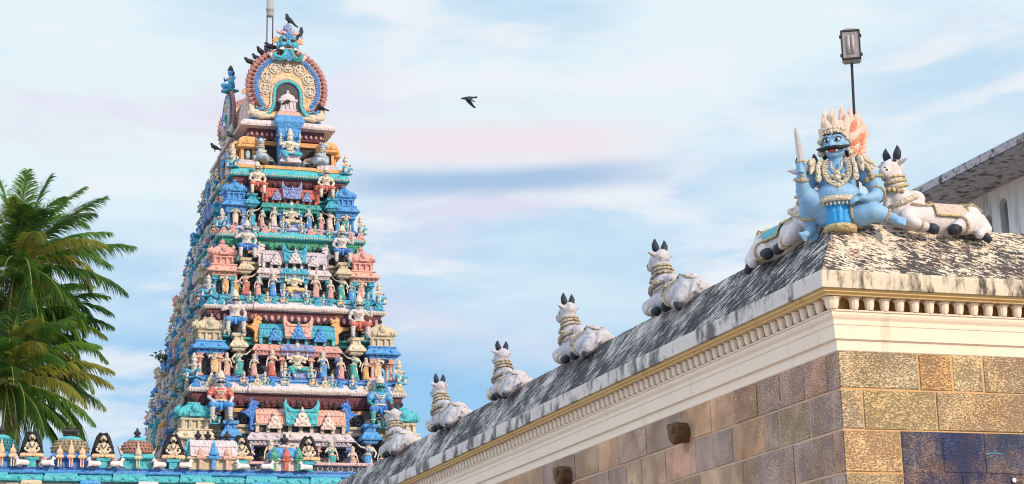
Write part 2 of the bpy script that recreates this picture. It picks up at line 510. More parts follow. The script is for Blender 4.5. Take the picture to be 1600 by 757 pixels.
# strokes of light blue lettering paint on the dark blue patch
mk = MB()
mk.prism([(13.20, 4.668), (13.28, 4.684), (13.38, 4.686), (13.50, 4.672), (13.50, 4.664), (13.38, 4.676), (13.28, 4.673)], Y0 - 0.024, Y0 - 0.004)
wput('painted_stroke', mk, paint('light_blue_lettering', (0.08, 0.30, 0.48), grime=0.9, scale=12))
mk = MB(); mk.lathe([(0.03, 0), (0.03, 0.004)], n=14); 
o = put('painted_dot', mk, paint('white_lettering', (0.7, 0.7, 0.72), scale=12), wall, (13.62 - X0, -0.022, 4.345), rot=(PI / 2, 0, 0))

def strip(prof, name, mats, side, closed=False, end=None, seg=0.5, jit=0.0, uv=False):
    """prof: list of (outward offset, z) swept along one side up to the mitre at the corner"""
    rr = random.Random(len(prof) + (3 if side == 'R' else 8))
    L = (XE - X0 if side == 'R' else YE - Y0)
    if end: L = end
    n = int(L / seg); vs = []; uvs = []
    acc = [0.0]
    for i in range(1, len(prof)):
        acc.append(acc[-1] + math.hypot(prof[i][0] - prof[i - 1][0], prof[i][1] - prof[i - 1][1]))
    for k in range(n + 1):
        s = L * k / n
        for i, (o_, z) in enumerate(prof):
            ss = -o_ + (L + o_) * k / n
            jz = rr.uniform(-jit, jit) if 0 < k < n else 0
            p = (X0 + ss, Y0 - o_, z + jz) if side == 'R' else (X0 - o_, Y0 + ss, z + jz)
            vs.append(p); uvs.append((ss, acc[i]))
    m_ = len(prof); fs = []
    for k in range(n):
        for i in range(m_ - 1 + (1 if closed else 0)):
            j = (i + 1) % m_
            fs.append((k * m_ + i, k * m_ + j, (k + 1) * m_ + j, (k + 1) * m_ + i))
    me = bpy.data.meshes.new(name); me.from_pydata(vs, [], fs)
    if uv:
        ul = me.uv_layers.new(name='UVMap')
        for lp in me.loops: ul.data[lp.index].uv = uvs[lp.vertex_index]
    bm = bmesh.new(); bm.from_mesh(me); bmesh.ops.recalc_face_normals(bm, faces=bm.faces); bm.to_mesh(me); bm.free()
    return put(name, me, mats, wall, (-X0, -Y0, 0))

def coping_mat(name, thr, base, redk):
    mt = bpy.data.materials.new(name); mt.use_nodes = True
    t = mt.node_tree; bs = t.nodes['Principled BSDF']; bs.inputs['Roughness'].default_value = 0.92
    bs.inputs['Specular IOR Level'].default_value = 0.1
    uvn = t.nodes.new('ShaderNodeUVMap'); sp = t.nodes.new('ShaderNodeSeparateXYZ'); t.links.new(uvn.outputs[0], sp.inputs[0])
    def mth(op, a, b=None):
        n = t.nodes.new('ShaderNodeMath'); n.operation = op
        for i, v in enumerate((a, b)):
            if v is None: continue
            if isinstance(v, (int, float)): n.inputs[i].default_value = v
            else: t.links.new(v, n.inputs[i])
        return n.outputs[0]
    def nz(vec, s, d=6, r=0.6, dist=0.0):
        n = t.nodes.new('ShaderNodeTexNoise'); n.inputs['Scale'].default_value = s; n.inputs['Detail'].default_value = d
        n.inputs['Roughness'].default_value = r; n.inputs['Distortion'].default_value = dist
        t.links.new(vec, n.inputs['Vector']); return n.outputs[0]
    def mrange(v, a, b, c=0.0, d=1.0):
        n = t.nodes.new('ShaderNodeMapRange'); n.interpolation_type = 'SMOOTHSTEP'
        n.inputs[1].default_value = a; n.inputs[2].default_value = b; n.inputs[3].default_value = c; n.inputs[4].default_value = d
        t.links.new(v, n.inputs[0]); return n.outputs[0]
    def mix(f, a, b):
        n = t.nodes.new('ShaderNodeMix'); n.data_type = 'RGBA'
        for s_, v in ((0, f), (6, a), (7, b)):
            if isinstance(v, tuple): n.inputs[s_].default_value = (*v, 1)
            elif isinstance(v, float): n.inputs[s_].default_value = v
            else: t.links.new(v, n.inputs[s_])
        return n.outputs[2]
    s_, t_ = sp.outputs[0], sp.outputs[1]
    across = mth('ADD', s_, mth('MULTIPLY', t_, 1.5 if redk == 0 else 1.9))   # streaks run aslant down the slope
    cmb = t.nodes.new('ShaderNodeCombineXYZ')
    t.links.new(mth('MULTIPLY', across, 12.0 if redk > 0 else 13.0), cmb.inputs[0]); t.links.new(mth('MULTIPLY', t_, 5.0 if redk == 0 else 17.0), cmb.inputs[1])
    iso = t.nodes.new('ShaderNodeCombineXYZ'); t.links.new(s_, iso.inputs[0]); t.links.new(t_, iso.inputs[1]); iso.inputs[2].default_value = 5
    st = nz(cmb.outputs[0], 1.15, 7, 0.72, 0.35)
    blot = nz(iso.outputs[0], 1.1, 4)
    fine = nz(iso.outputs[0], 30, 5, 0.7)
    v = mth('ADD', mth('ADD', st, mth('MULTIPLY', mth('SUBTRACT', blot, 0.5), 0.85 if redk > 0 else 0.5)), mth('MULTIPLY', mth('SUBTRACT', fine, 0.5), 0.42))
    mould = mrange(v, thr, thr + 0.055)
    b2 = mix(mrange(nz(iso.outputs[0], 3, 5), 0.4, 0.65), base, tuple(c * 0.82 for c in base))
    if redk > 0:
        b2 = mix(mrange(nz(iso.outputs[0], 2.3, 4), 0.60, 0.66, 0, redk), b2, (0.60, 0.30, 0.26))
    col = mix(mould, b2, mix(fine, (0.012, 0.012, 0.018), (0.12, 0.115, 0.13)))
    t.links.new(col, bs.inputs['Base Color'])
    h = mth('ADD', mth('MULTIPLY', mould, -0.6), fine)
    b = t.nodes.new('ShaderNodeBump'); b.inputs['Strength'].default_value = 0.8; b.inputs['Distance'].default_value = 0.018
    t.links.new(h, b.inputs['Height']); t.links.new(b.outputs[0], bs.inputs['Normal'])
    return mt
M_COP_R = coping_mat('mould_spotted_lime', 0.492, (0.74, 0.63, 0.55), 0.6)
M_COP_L = coping_mat('mould_blackened_lime', 0.448, (0.66, 0.61, 0.62), 0)
COP = [(0.318, 6.866), (0.27, 6.95), (0.16, 7.14), (0.06, 7.30), (-0.02, 7.43), (-0.07, 7.53), (-0.115, 7.60), (-0.165, 7.605), (-0.22, 7.53), (-0.28, 7.40), (-0.40, 7.15), (-0.55, 6.88)]
strip(COP, 'coping', M_COP_R, 'R', uv=True, seg=0.3, jit=0.006)
strip(COP, 'coping', M_COP_L, 'L', uv=True, seg=0.3, jit=0.006)
M_FAS_R = paint('peeling_fascia_plaster', (0.70, 0.60, 0.50), scale=3.0, grime=0.95, gcol=(0.05, 0.045, 0.05), thr=0.47, fine=30, bump=0.6, rough=0.9)
M_FAS_L = paint('stained_fascia_plaster', (0.66, 0.60, 0.60), scale=2.2, grime=0.9, gcol=(0.09, 0.09, 0.10), thr=0.46, fine=30, bump=0.5, rough=0.9)
FAS = [(0.30, 6.645), (0.342, 6.645), (0.342, 6.83), (0.335, 6.862), (0.318, 6.868)]
strip(FAS, 'fascia', M_FAS_R, 'R', jit=0.0); strip(FAS, 'fascia', M_FAS_L, 'L', jit=0.0)
M_CREAM = paint('cream_limewash', (0.80, 0.66, 0.57), scale=2.0, grime=0.40, gcol=(0.42, 0.33, 0.25), thr=0.58, fine=25, bump=0.15, rough=0.8, tint=0.1)
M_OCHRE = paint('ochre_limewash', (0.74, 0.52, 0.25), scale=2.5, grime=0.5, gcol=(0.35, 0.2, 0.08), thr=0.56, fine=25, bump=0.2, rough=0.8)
CORN = [(0.0, 5.90), (0.024, 5.925), (0.026, 6.045), (0.064, 6.062), (0.068, 6.235), (0.078, 6.238), (0.080, 6.258), (0.072, 6.262), (0.074, 6.30), (0.10, 6.335), (0.112, 6.365), (0.108, 6.395), (0.128, 6.40), (0.13, 6.418), (0.0, 6.421)]
FRZ = [(0.0, 6.421), (-0.004, 6.60), (0.20, 6.604), (0.205, 6.575), (0.235, 6.575), (0.24, 6.604), (0.285, 6.607), (0.29, 6.648)]
M_OCHD = paint('ochre_wash_with_gap_shade', (0.36, 0.22, 0.09), scale=2.5, grime=0.6, gcol=(0.14, 0.08, 0.04), thr=0.52, fine=25)  # ochre darkened so the gaps between brackets look shadowed
for sd_ in 'RL':
    strip(CORN, 'cornice_moulding', M_CREAM, sd_)
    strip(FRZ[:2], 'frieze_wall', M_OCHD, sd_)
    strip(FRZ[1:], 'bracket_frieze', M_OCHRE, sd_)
# inner side of the wall
inn = MB()
inn.add([(X0 + 0.75, Y0 + 0.75, 0), (XE, Y0 + 0.75, 0), (XE, Y0 + 0.75, 6.9), (X0 + 0.75, Y0 + 0.75, 6.9), (X0 + 0.75, YE, 0), (X0 + 0.75, YE, 6.9)], [(0, 1, 2, 3), (0, 3, 5, 4)])
wput('inner_face', inn, M_CREAM)
# rain streaks: stretch the stains downwards on the fascias and mouldings
def drip(mt_, sc_):
    t_ = mt_.node_tree; mp_ = t_.nodes.new('ShaderNodeMapping'); mp_.inputs['Scale'].default_value = sc_
    for n_ in t_.nodes:
        if n_.bl_idname == 'ShaderNodeVectorMath' and n_.operation == 'MULTIPLY_ADD':
            outs = [l.to_socket for l in n_.outputs[0].links]
            t_.links.new(n_.outputs[0], mp_.inputs[0])
            for s_ in outs: t_.links.new(mp_.outputs[0], s_)
            break
drip(M_FAS_R, (1.6, 1.6, .55)); drip(M_FAS_L, (1.0, 1.0, .75)); drip(M_CREAM, (2.2, 2.2, .30))
# vase shaped brackets
def vase(n=8):
    mb = MB(); mb.smooth = False
    mb.lathe([(0.044, 0), (0.054, 0.03), (0.060, 0.06), (0.062, 0.10), (0.072, 0.128), (0.080, 0.134), (0.082, 0.145), (0.070, 0.152), (0.05, 0.156)], n=n)
    return mb
vm = vase(10).mesh('bracket')
blk = MB(); blk.box((0, -0.0, 0.164), (0.135, 0.17, 0.02))
bkm = blk.mesh('bracket_block')
def place_bracket(s, side):
    if side == 'R': loc = (s, -0.105, 6.421); rz = 0
    else: loc = (-0.105, s, 6.421); rz = -PI / 2
    o = put('bracket', vm, M_CREAM, wall, loc, rz)
    return o
sp_ = 0.212
nR, nL = 20, 76
for k in range(nR): place_bracket(0.10 + sp_ * (k + 0.5), 'R')
for k in range(nL): place_bracket(0.10 + sp_ * (k + 0.5), 'L')
cb = put('bracket', vm, M_CREAM, wall, (-0.095, -0.095, 6.421), PI / 4, sc=(1.45, 1.45, 1.0))
rest = MB()
for side, k0, L in (('R', nR, XE - X0), ('L', nL, YE - Y0)):
    k = k0
    while 0.10 + sp_ * (k + 0.5) < L:
        s = 0.10 + sp_ * (k + 0.5)
        c = (X0 + s, Y0 - 0.105, 6.421) if side == 'R' else (X0 - 0.105, Y0 + s, 6.421)
        rest.lathe([(0.038, 0), (0.050, 0.06), (0.052, 0.10), (0.066, 0.134), (0.068, 0.145), (0.046, 0.156)], c, n=7)
        k += 1
tag(wput('distant_brackets', rest, M_CREAM), None, None, kind='stuff')
blks = MB()
for side, L in (('R', XE - X0), ('L', YE - Y0)):
    k = 0
    while 0.10 + sp_ * (k + 0.5) < L:
        s = 0.10 + sp_ * (k + 0.5)
        c = (X0 + s, Y0 - 0.10, 6.588) if side == 'R' else (X0 - 0.10, Y0 + s, 6.588)
        d = (0.15, 0.195, 0.022) if side == 'R' else (0.195, 0.15, 0.022)
        blks.box(c, d); k += 1
blks.box((X0 - 0.09, Y0 - 0.09, 6.588), (0.21, 0.21, 0.022))
wput('dentil_course', blks, M_CREAM)
# stone water spouts
for yy, rz in ((25.93, 0.0), (30.99, 0.3)):
    s = MB(); s.tube([(0.0, 0, 0), (-0.10, 0, 0), (-0.20, 0, -0.01), (-0.26, 0, -0.015)], [0.15, 0.16, 0.175, 0.15], n=8)
    s.box((-0.2, 0, 0.06), (0.2, 0.2, 0.1))
    o = put('water_spout', s, paint('rusty_brown_stone', (0.16, 0.085, 0.04), scale=9, grime=0.7, gcol=(0.02, 0.017, 0.015), thr=0.5, bump=1.0, carve=9), wall, (0, yy - Y0, 5.575), rot=(PI / 8, 0, 0))
    bev(o, 0.012)

# ------------------------------------------------------------------ building behind
hall = empty('plastered_hall', (24, 40, 0))
tag(hall, 'tall grey plastered hall with streaked wall, arched openings and deep mouldy eaves', 'building')
M_HALL = paint('streaked_grey_plaster', (0.68, 0.69, 0.71), scale=1.2, grime=0.6, gcol=(0.16, 0.17, 0.18), thr=0.5, fine=14, bump=0.4, rough=0.9)
# vertical run-off streaks: stretch the texture in z
tt = M_HALL.node_tree
mpn = tt.nodes.new('ShaderNodeMapping'); mpn.inputs['Scale'].default_value = (3.0, 3.0, 0.35)
for l in list(tt.links):
    if l.from_node.bl_idname == 'ShaderNodeTexCoord':
        src, dst = l.from_socket, l.to_socket; tt.links.remove(l)
        tt.links.new(src, mpn.inputs[0]); tt.links.new(mpn.outputs[0], dst)
M_SOF = paint('mould_stained_eaves', (0.78, 0.68, 0.52), scale=1.2, grime=0.55, gcol=(0.10, 0.10, 0.10), thr=0.6, fine=14, bump=0.5, rough=0.9)
M_HED = paint('blackened_eaves_edge', (0.42, 0.40, 0.45), scale=5, grime=0.9, gcol=(0.04, 0.04, 0.05), thr=0.48, fine=14, bump=0.5, rough=0.9)
# wall with real arched openings on the left side, x = 24; y from 28 to 41
def arch(cy, z0, w_, h_, n=8):
    pts = [(cy - w_ / 2, z0)]
    for i in range(n + 1):
        t = PI - PI * i / n
        pts.append((cy + w_ / 2 * math.cos(t), z0 + h_ - w_ / 2 + w_ / 2 * math.sin(t)))
    pts.append((cy + w_ / 2, z0)); return pts
wins = [(37.42, 11.2, 0.34, 1.36), (36.74, 11.2, 0.32, 1.58), (34.9, 11.2, 0.32, 1.62), (34.2, 11.2, 0.32, 1.62), (32.2, 11.2, 0.32, 1.62), (31.5, 11.2, 0.32, 1.62)]
hw = MB()
ys = [26.0, 41.5]
edges = sorted(wins)
cur = 26.0
for (cy, z0, w_, h_) in edges:
    hw.prism([(cur, 0), (cy - w_ / 2, 0), (cy - w_ / 2, 13.35), (cur, 13.35)], 24.0, 24.3)
    hw.prism([(cy - w_ / 2, 0), (cy + w_ / 2, 0), (cy + w_ / 2, z0), (cy - w_ / 2, z0)], 24.0, 24.3)
    a_ = arch(cy, z0, w_, h_)[1:-1]
    half = len(a_) // 2
    zt = 13.35
    # solid above the arch as vertical strips
    for i in range(len(a_) - 1):
        hw.prism([(a_[i][0], a_[i][1]), (a_[i + 1][0], a_[i + 1][1]), (a_[i + 1][0], zt), (a_[i][0], zt)], 24.0, 24.3)
    cur = cy + w_ / 2
hw.prism([(cur, 0), (41.5, 0), (41.5, 13.35), (cur, 13.35)], 24.0, 24.3)
hw.v = [(y, x, z) for x, y, z in hw.v]
hw.box((29.0, 41.4, 6.67), (10, 0.3, 13.3)); hw.box((29.0, 26.1, 6.67), (10, 0.3, 13.3)); hw.box((34, 33.7, 6.67), (0.3, 15.2, 13.3))
def hput(n_, mb, m_): return put(n_, mb, m_, hall, (-24, -40, 0))
hput('wall', hw, M_HALL)
bk = MB(); bk.box((24.6, 33.7, 12.0), (0.05, 15, 2.6)); hput('dark_interior', bk, paint('unlit_interior_black', (0.02, 0.02, 0.022)))  # black sheet standing for the unlit room behind the openings
ev = MB()
def rectprof(pts):
    # (x offset from wall outward, z) swept round the hall outline
    rings = []
    for o_, z in pts:
        rings.append([(24 - o_, 26 - o_, z), (34 + o_, 26 - o_, z), (34 + o_, 41.5 - 1.2 + o_, z), (24 - o_, 41.5 - 1.2 + o_, z)])
    return rings
ev.loft(rectprof([(0.02, 13.28), (0.75, 13.16), (0.80, 13.14), (0.82, 13.20), (0.86, 13.22)]), cap=False)
hput('lower_eaves', ev, M_SOF)
ev = MB(); ev.loft(rectprof([(0.86, 13.22), (1.45, 13.10), (1.47, 13.06), (1.5, 13.06)]), cap=False); hput('upper_eaves', ev, M_SOF)
ev = MB(); ev.loft(rectprof([(1.5, 13.06), (1.52, 13.24), (1.4, 13.27), (0.2, 13.7)]), cap=True); hput('roof_edge', ev, M_HED)
MB.CAPN = 24
# ------------------------------------------------------------------ reclining bull statues
M_BULL = paint('bull_whitewash', (0.62, 0.57, 0.62), carve=11, scale=9, grime=0.75, gcol=(0.16, 0.14, 0.15), thr=0.575, bump=0.3, fine=40, tint=0.12)
M_BULLD = paint('bull_whitewash_mouldy', (0.50, 0.48, 0.56), carve=12, scale=10, grime=0.85, gcol=(0.08, 0.075, 0.09), thr=0.545, bump=0.45, fine=40, tint=0.15)
M_HOOF = paint('hoof_black', (0.02, 0.028, 0.05), rough=0.5, grime=0.35, gcol=(0.16, 0.18, 0.22), bump=0.3)
M_GOLD = paint('dull_gold_trim', (0.58, 0.45, 0.25), carve=30, grime=0.6, scale=12, bump=0.7)
M_TRIM = paint('cream_trim', (0.72, 0.63, 0.52), carve=34, grime=0.6, scale=12, bump=0.8)
M_CLOTHP = paint('faded_red_cloth', (0.68, 0.52, 0.46), carve=26, grime=0.5, gcol=(0.5, 0.14, 0.10), scale=14, bump=0.7)
M_CLOTHC = paint('turquoise_cloth', (0.12, 0.45, 0.58), carve=26, grime=0.5, gcol=(0.5, 0.5, 0.5), scale=14, bump=0.7)
M_CLOTHD = paint('mouldy_cloth', (0.50, 0.42, 0.38), carve=26, grime=0.85, gcol=(0.07, 0.06, 0.06), scale=10, thr=0.48, bump=0.8)
def ring(mb, c, nrm, rx, ry, r, n=28, m=7, a0=0, a1=360, bead=0.0):
    nrm = Vector(nrm).normalized(); u = nrm.cross(Vector((0, 1, 0)))
    if u.length < 0.1: u = nrm.cross(Vector((1, 0, 0)))
    u.normalize(); v = nrm.cross(u); c = Vector(c)
    pts = []; rad = []
    full = a1 - a0 >= 359
    for i in range(n + 1):
        t = math.radians(a0 + (a1 - a0) * i / n)
        pts.append(c + u * math.cos(t) * rx + v * math.sin(t) * ry); rad.append(r * (1 + bead * (i % 2)))
    mb.tube(pts, rad, m)
def make_bull(name='bull_statue'):
    root = empty(name)
    b = MB()
    b.chain([(-0.66, 0, 0.10), (-0.40, 0, 0.12), (0.0, 0, 0.10), (0.35, 0, 0.15), (0.55, 0, 0.17)], [0.17, 0.225, 0.225, 0.235, 0.22])
    b.ell((-0.50, 0.03, 0.15), (0.22, 0.235, 0.22))
    b.ell((0.30, 0, 0.42), (0.17, 0.11, 0.12))
    b.chain([(0.50, 0, 0.28), (0.58, 0.0, 0.48), (0.61, 0.02, 0.66), (0.62, 0.03, 0.80)], [0.22, 0.17, 0.14, 0.12])
    f = Vector((math.cos(0.38), math.sin(0.38), 0)); s = Vector((-f.y, f.x, 0)); H = Vector((0.62, 0.03, 0.86))
    b.cap(H - f * 0.03, 0.135, H + f * 0.10 + Vector((0, 0, -0.04)), 0.110)
    b.cap(H + f * 0.08 + Vector((0, 0, -0.05)), 0.10, H + f * 0.20 + Vector((0, 0, -0.115)), 0.080)
    b.ell(H + f * 0.12 + Vector((0, 0, -0.15)), 0.06)
    for k in (-1, 1):
        b.cap(H + s * k * 0.10 + Vector((0, 0, 0.03)), 0.03, H + s * k * 0.17 + Vector((0, 0, 0.045)), 0.042)
        b.cap(H + s * k * 0.17 + Vector((0, 0, 0.045)), 0.042, H + s * k * 0.27 + Vector((0, 0, 0.06)), 0.012)
        b.ell(H + f * 0.06 + s * k * 0.085 + Vector((0, 0, 0.055)), (0.045, 0.045, 0.03))
    # dewlap
    b.chain([H + Vector((0.03, 0.02, -0.18)), (0.72, 0.03, 0.45), (0.74, 0.0, 0.25)], [0.05, 0.055, 0.07])
    for k in (1, -1):
        b.chain([(0.48, 0.12 * k, 0.12), (0.60, 0.27 * k, 0.06), (0.52, 0.30 * k, -0.01)], [0.16, 0.105, 0.085])
        b.chain([(0.52, 0.30 * k, -0.01), (0.36, 0.30 * k, -0.05), (0.28, 0.30 * k, -0.07)], [0.085, 0.062, 0.06])
        b.chain([(-0.48, 0.12 * k, 0.10), (-0.34, 0.24 * k, 0.02), (-0.18, 0.27 * k, -0.03)], [0.18, 0.14, 0.085])
        b.chain([(-0.60, 0.14 * k, 0.05), (-0.62, 0.26 * k, -0.06), (-0.52, 0.30 * k, -0.12)], [0.16, 0.10, 0.07])
    b.chain([(-0.74, 0.05, 0.2), (-0.80, 0.14, 0.02), (-0.70, 0.24, -0.10)], [0.045, 0.03, 0.035])
    body = put('body', fuse(b, 0.015, 6, 'body'), M_BULL, root)
    h = MB(); h.smooth = True
    for k in (-1, 1):
        p = H + s * k * 0.075 + Vector((0, 0, 0.09))
        h.tube([p - Vector((0, 0, .02)), p + s * k * 0.012 + Vector((0, 0, 0.05)), p + s * k * 0.03 + Vector((0, 0, 0.11)), p + s * k * 0.03 - f * 0.0 + Vector((0, 0, 0.165)), p + s * k * 0.022 + Vector((0, 0, 0.20))], [0.045, 0.060, 0.052, 0.026, 0.004], 10)
    put('horns', h, M_HOOF, root, sc=None)
    e_ = MB(); e_.smooth = True
    for k in (-1, 1):
        e_.ell(H + f * 0.075 + s * k * 0.098 + Vector((0, 0, 0.055)), (0.034, 0.034, 0.024), rot=(0, 0, 0))
    e_.cap(H + f * 0.215 + s * 0.03 + Vector((0, 0, -0.075)), 0.032, H + f * 0.215 - s * 0.03 + Vector((0, 0, -0.075)), 0.032)
    e_.cap(H + f * 0.215 + s * 0.055 + Vector((0, 0, -0.10)), 0.026, H + f * 0.235 - s * 0.0 + Vector((0, 0, -0.125)), 0.02)
    put('eyes_and_nostrils', e_, M_HOOF, root)
    for k in (1, -1):
        for pts, rad in (([(0.30, 0.30 * k, -0.07), (0.20, 0.30 * k, -0.085), (0.14, 0.31 * k, -0.10)], [0.065, 0.078, 0.055]),
                         ([(-0.20, 0.27 * k, -0.04), (-0.12, 0.285 * k, -0.08), (-0.06, 0.29 * k, -0.11)], [0.085, 0.085, 0.055]),
                         ([(-0.52, 0.28 * k, -0.06), (-0.60, 0.30 * k, -0.14), (-0.68, 0.31 * k, -0.22)], [0.05, 0.065, 0.045])):
            hm = MB(); hm.smooth = True; hm.tube(pts, rad, 10); put('hoof', hm, M_HOOF, root)
    n_ = MB(); n_.smooth = True
    ring(n_, (0.61, 0.02, 0.70), (0.15, 0.05, 1), 0.145, 0.145, 0.016, bead=0.35)
    ring(n_, (0.60, 0.01, 0.63), (0.25, 0.05, 1), 0.16, 0.16, 0.019, bead=0.35)
    ring(n_, (0.59, 0.01, 0.55), (0.3, 0.05, 1), 0.18, 0.18, 0.018, bead=0.35)
    for i in range(9):
        t = math.radians(-70 + i * 22)
        n_.ell((0.63 + 0.17 * math.cos(t), 0.19 * math.sin(t), 0.47 + 0.02 * math.cos(t)), 0.032, 8, 6)
    put('neck_ornaments', n_, M_GOLD, root)
    put_garland = 1
    n_ = MB(); n_.smooth = True
    ring(n_, (0.52, 0.0, 0.34), (0.45, 0, 1), 0.235, 0.245, 0.036, n=34, bead=0.18)
    put('garland', n_, M_TRIM, root)
    for k in (1, -1):
        br = MB(); br.smooth = True; ring(br, (0.40, 0.30 * k, -0.045), (1, 0, 0.2), 0.072, 0.072, 0.018, n=14); put('anklet', br, M_GOLD, root)
        br = MB(); br.smooth = True; ring(br, (-0.27, 0.26 * k, 0.0), (1, 0.3 * k, -0.3), 0.125, 0.125, 0.018, n=16); put('anklet', br, M_GOLD, root)
    # back cloth, a shell a little above the body
    c = MB()
    rings = []
    for x in (-0.42, -0.25, -0.1, 0.04, 0.10):
        rr = 0.252
        rings.append([(x, rr * math.sin(math.radians(a)) * 1.0, 0.115 + rr * math.cos(math.radians(a))) for a in range(-85, 90, 17)])
    vs = []; 
    nn = len(rings[0])
    outer = [p for r in rings for p in r]
    inner = [(p[0], p[1] * 0.9, 0.115 + (p[2] - 0.115) * 0.9) for p in outer]
    fs = []
    for i in range(len(rings) - 1):
        for j in range(nn - 1):
            fs.append((i * nn + j, i * nn + j + 1, (i + 1) * nn + j + 1, (i + 1) * nn + j))
    no = len(outer)
    fs += [tuple(reversed([q + no for q in f_])) for f_ in fs]
    c.smooth = True; c.add(outer + inner, fs)
    cloth = put('back_cloth', c, M_CLOTHP, root)
    tr = MB(); tr.smooth = True
    for x in (-0.42, 0.10):
        tr.tube([(x, 0.256 * math.sin(math.radians(a)), 0.115 + 0.256 * math.cos(math.radians(a))) for a in range(-85, 90, 10)], 0.014, 6)
    for a in (-85, 85):
        tr.tube([(x, 0.256 * math.sin(math.radians(a)), 0.115 + 0.256 * math.cos(math.radians(a))) for x in (-0.38, -0.2, 0, 0.10)], 0.018, 6)
    tr.tube([(0.10, 0.20, 0.30), (0.3, 0.235, 0.27), (0.48, 0.24, 0.28)], 0.014, 6)
    tr.tube([(-0.38, 0.20, 0.30), (-0.5, 0.20, 0.34), (-0.68, 0.15, 0.26), (-0.74, 0, 0.24)], 0.014, 6)
    put('cloth_trim', tr, M_GOLD, root)
    return root
GB = 'white reclining bull statues on the wall coping'
bull = make_bull()
bull.scale = (.92, .92, .92); bull.location = (12.86, 21.29, 7.60); bull.rotation_euler = (0, 0, PI)
tag(bull, 'clean white bull statue on the right hand coping, facing the blue moustached guardian', 'statue', GB)
RX = X0 + 0.13
M_ORND = paint('mouldy_neck_trim', (0.56, 0.48, 0.36), carve=30, grime=0.85, scale=10, thr=0.5, bump=0.8)
dark = {'body': M_BULLD, 'back_cloth': M_CLOTHD, 'neck_ornaments': M_ORND, 'garland': M_CLOTHD, 'cloth_trim': M_ORND}
corner = clone(bull, (RX, 22.55, 7.57), -PI / 2 + .06, 0.98, {'back_cloth': M_CLOTHC}, mirror=True)
tag(corner, 'white bull statue with turquoise back cloth, head hidden behind the blue guardian at the corner', 'statue', GB)
words = ['nearest the corner in the row along the left coping', 'second from the corner along the left coping, gold cord round neck',
         'third from the corner along the left coping', 'fourth from the corner, just clear of the tower', 'farthest of the row, overlapping the right foot of the painted tower']
for k in range(5):
    c = clone(bull, (RX, 26.3 + 4.08 * k, 7.59), PI / 2, 1.0 * (1.0, 1.0, 0.98, 1.0, 1.06)[k], dark)
    c.rotation_euler = (0, (0, .03, -.03, .02, 0)[k], PI / 2 + (0, 0.09, -0.07, 0.06, -.05)[k]); c.scale = (c.scale[0] * (1, .95, 1.04, .97, 1.0)[k], c.scale[1], c.scale[2] * (1, 1.03, .96, 1.02, 1.0)[k])
    tag(c, 'mouldy white bull statue, ' + words[k], 'statue', GB)

# ------------------------------------------------------------------ blue guardian on the corner
M_BSKIN = paint('pale_blue_skin', (0.20, 0.43, 0.74), rough=0.5, carve=5, scale=7, grime=0.5, gcol=(0.09, 0.17, 0.30), thr=0.60, bump=0.22, fine=34, tint=0.3, chalk=0.12)
M_SKIRT = paint('bright_blue_cloth', (0.02, 0.33, 0.80), rough=0.45, scale=5, grime=0.3, gcol=(0.2, 0.5, 0.8), bump=0.2)
M_FL = paint('pale_flame', (0.74, 0.54, 0.48), scale=7, grime=0.45, gcol=(0.62, 0.22, 0.12), thr=0.5, bump=0.5, tint=0.1)
M_FLR = paint('orange_red_flame', (0.72, 0.24, 0.15), scale=7, grime=0.6, gcol=(0.72, 0.45, 0.36), thr=0.5, bump=0.5)
gd = empty('guardian_statue', (X0 + 0.22, Y0 + 0.14, 7.58), -math.radians(27.8))
tag(gd, 'big blue seated guardian with black moustache, flaming crown and raised sword on wall corner', 'statue')
b = MB()
b.ell((0, 0.10, 0.16), (0.30, 0.25, 0.20)); b.ell((0, -0.03, 0.36), (0.285, 0.26, 0.21)); b.ell((0, 0.02, 0.56), (0.25, 0.20, 0.20))
b.ell((-0.11, -0.06, 0.64), (0.13, 0.12, 0.10)); b.ell((0.11, -0.06, 0.64), (0.13, 0.12, 0.10))
b.ell((0, 0.05, 0.72), (0.30, 0.16, 0.13))
b.cap((0, 0.03, 0.78), 0.105, (0, 0.0, 0.92), 0.095)
hd = Matrix.Rotation(math.radians(-14), 4, 'Z')
def hp(x, y, z): v = hd @ Vector((x, y, 0)); return (v.x, v.y, z)
b.ell((0, -0.01, 1.06), (0.155, 0.165, 0.17)); b.ell(hp(0, -0.05, 0.955), (0.125, 0.125, 0.10)); b.ell(hp(0, -0.12, 0.90), (0.06, 0.055, 0.045))
b.cap(hp(0, -0.165, 1.06), 0.022, hp(0, -0.205, 1.005), 0.036)
for k in (-1, 1):
    b.ell(hp(0.07 * k, -0.14, 0.975), (0.05, 0.04, 0.04)); b.ell(hp(0.033 * k, -0.185, 1.0), 0.024)
    b.cap(hp(0.03 * k, -0.165, 1.125), 0.02, hp(0.12 * k, -0.125, 1.13), 0.018)
    b.cap(hp(0.155 * k, 0.0, 1.08), 0.03, hp(0.16 * k, 0.0, 0.98), 0.028)
# raised sword arm (picture left)
b.chain([(-0.30, 0.03, 0.72), (-0.40, -0.02, 0.56), (-0.43, -0.12, 0.42)], [0.135, 0.12, 0.10])
b.chain([(-0.43, -0.12, 0.42), (-0.45, -0.20, 0.54), (-0.445, -0.24, 0.62)], [0.10, 0.08, 0.062])
b.ell((-0.44, -0.26, 0.68), (0.055, 0.05, 0.065))
for i in range(4):
    z = 0.645 + i * 0.034
    b.chain([(-0.475, -0.24, z), (-0.495, -0.295, z + 0.004), (-0.455, -0.325, z + 0.002), (-0.415, -0.305, z)], [0.018, 0.0185, 0.018, 0.015])
b.chain([(-0.41, -0.25, 0.68), (-0.385, -0.29, 0.715), (-0.40, -0.32, 0.755)], [0.024, 0.021, 0.017])
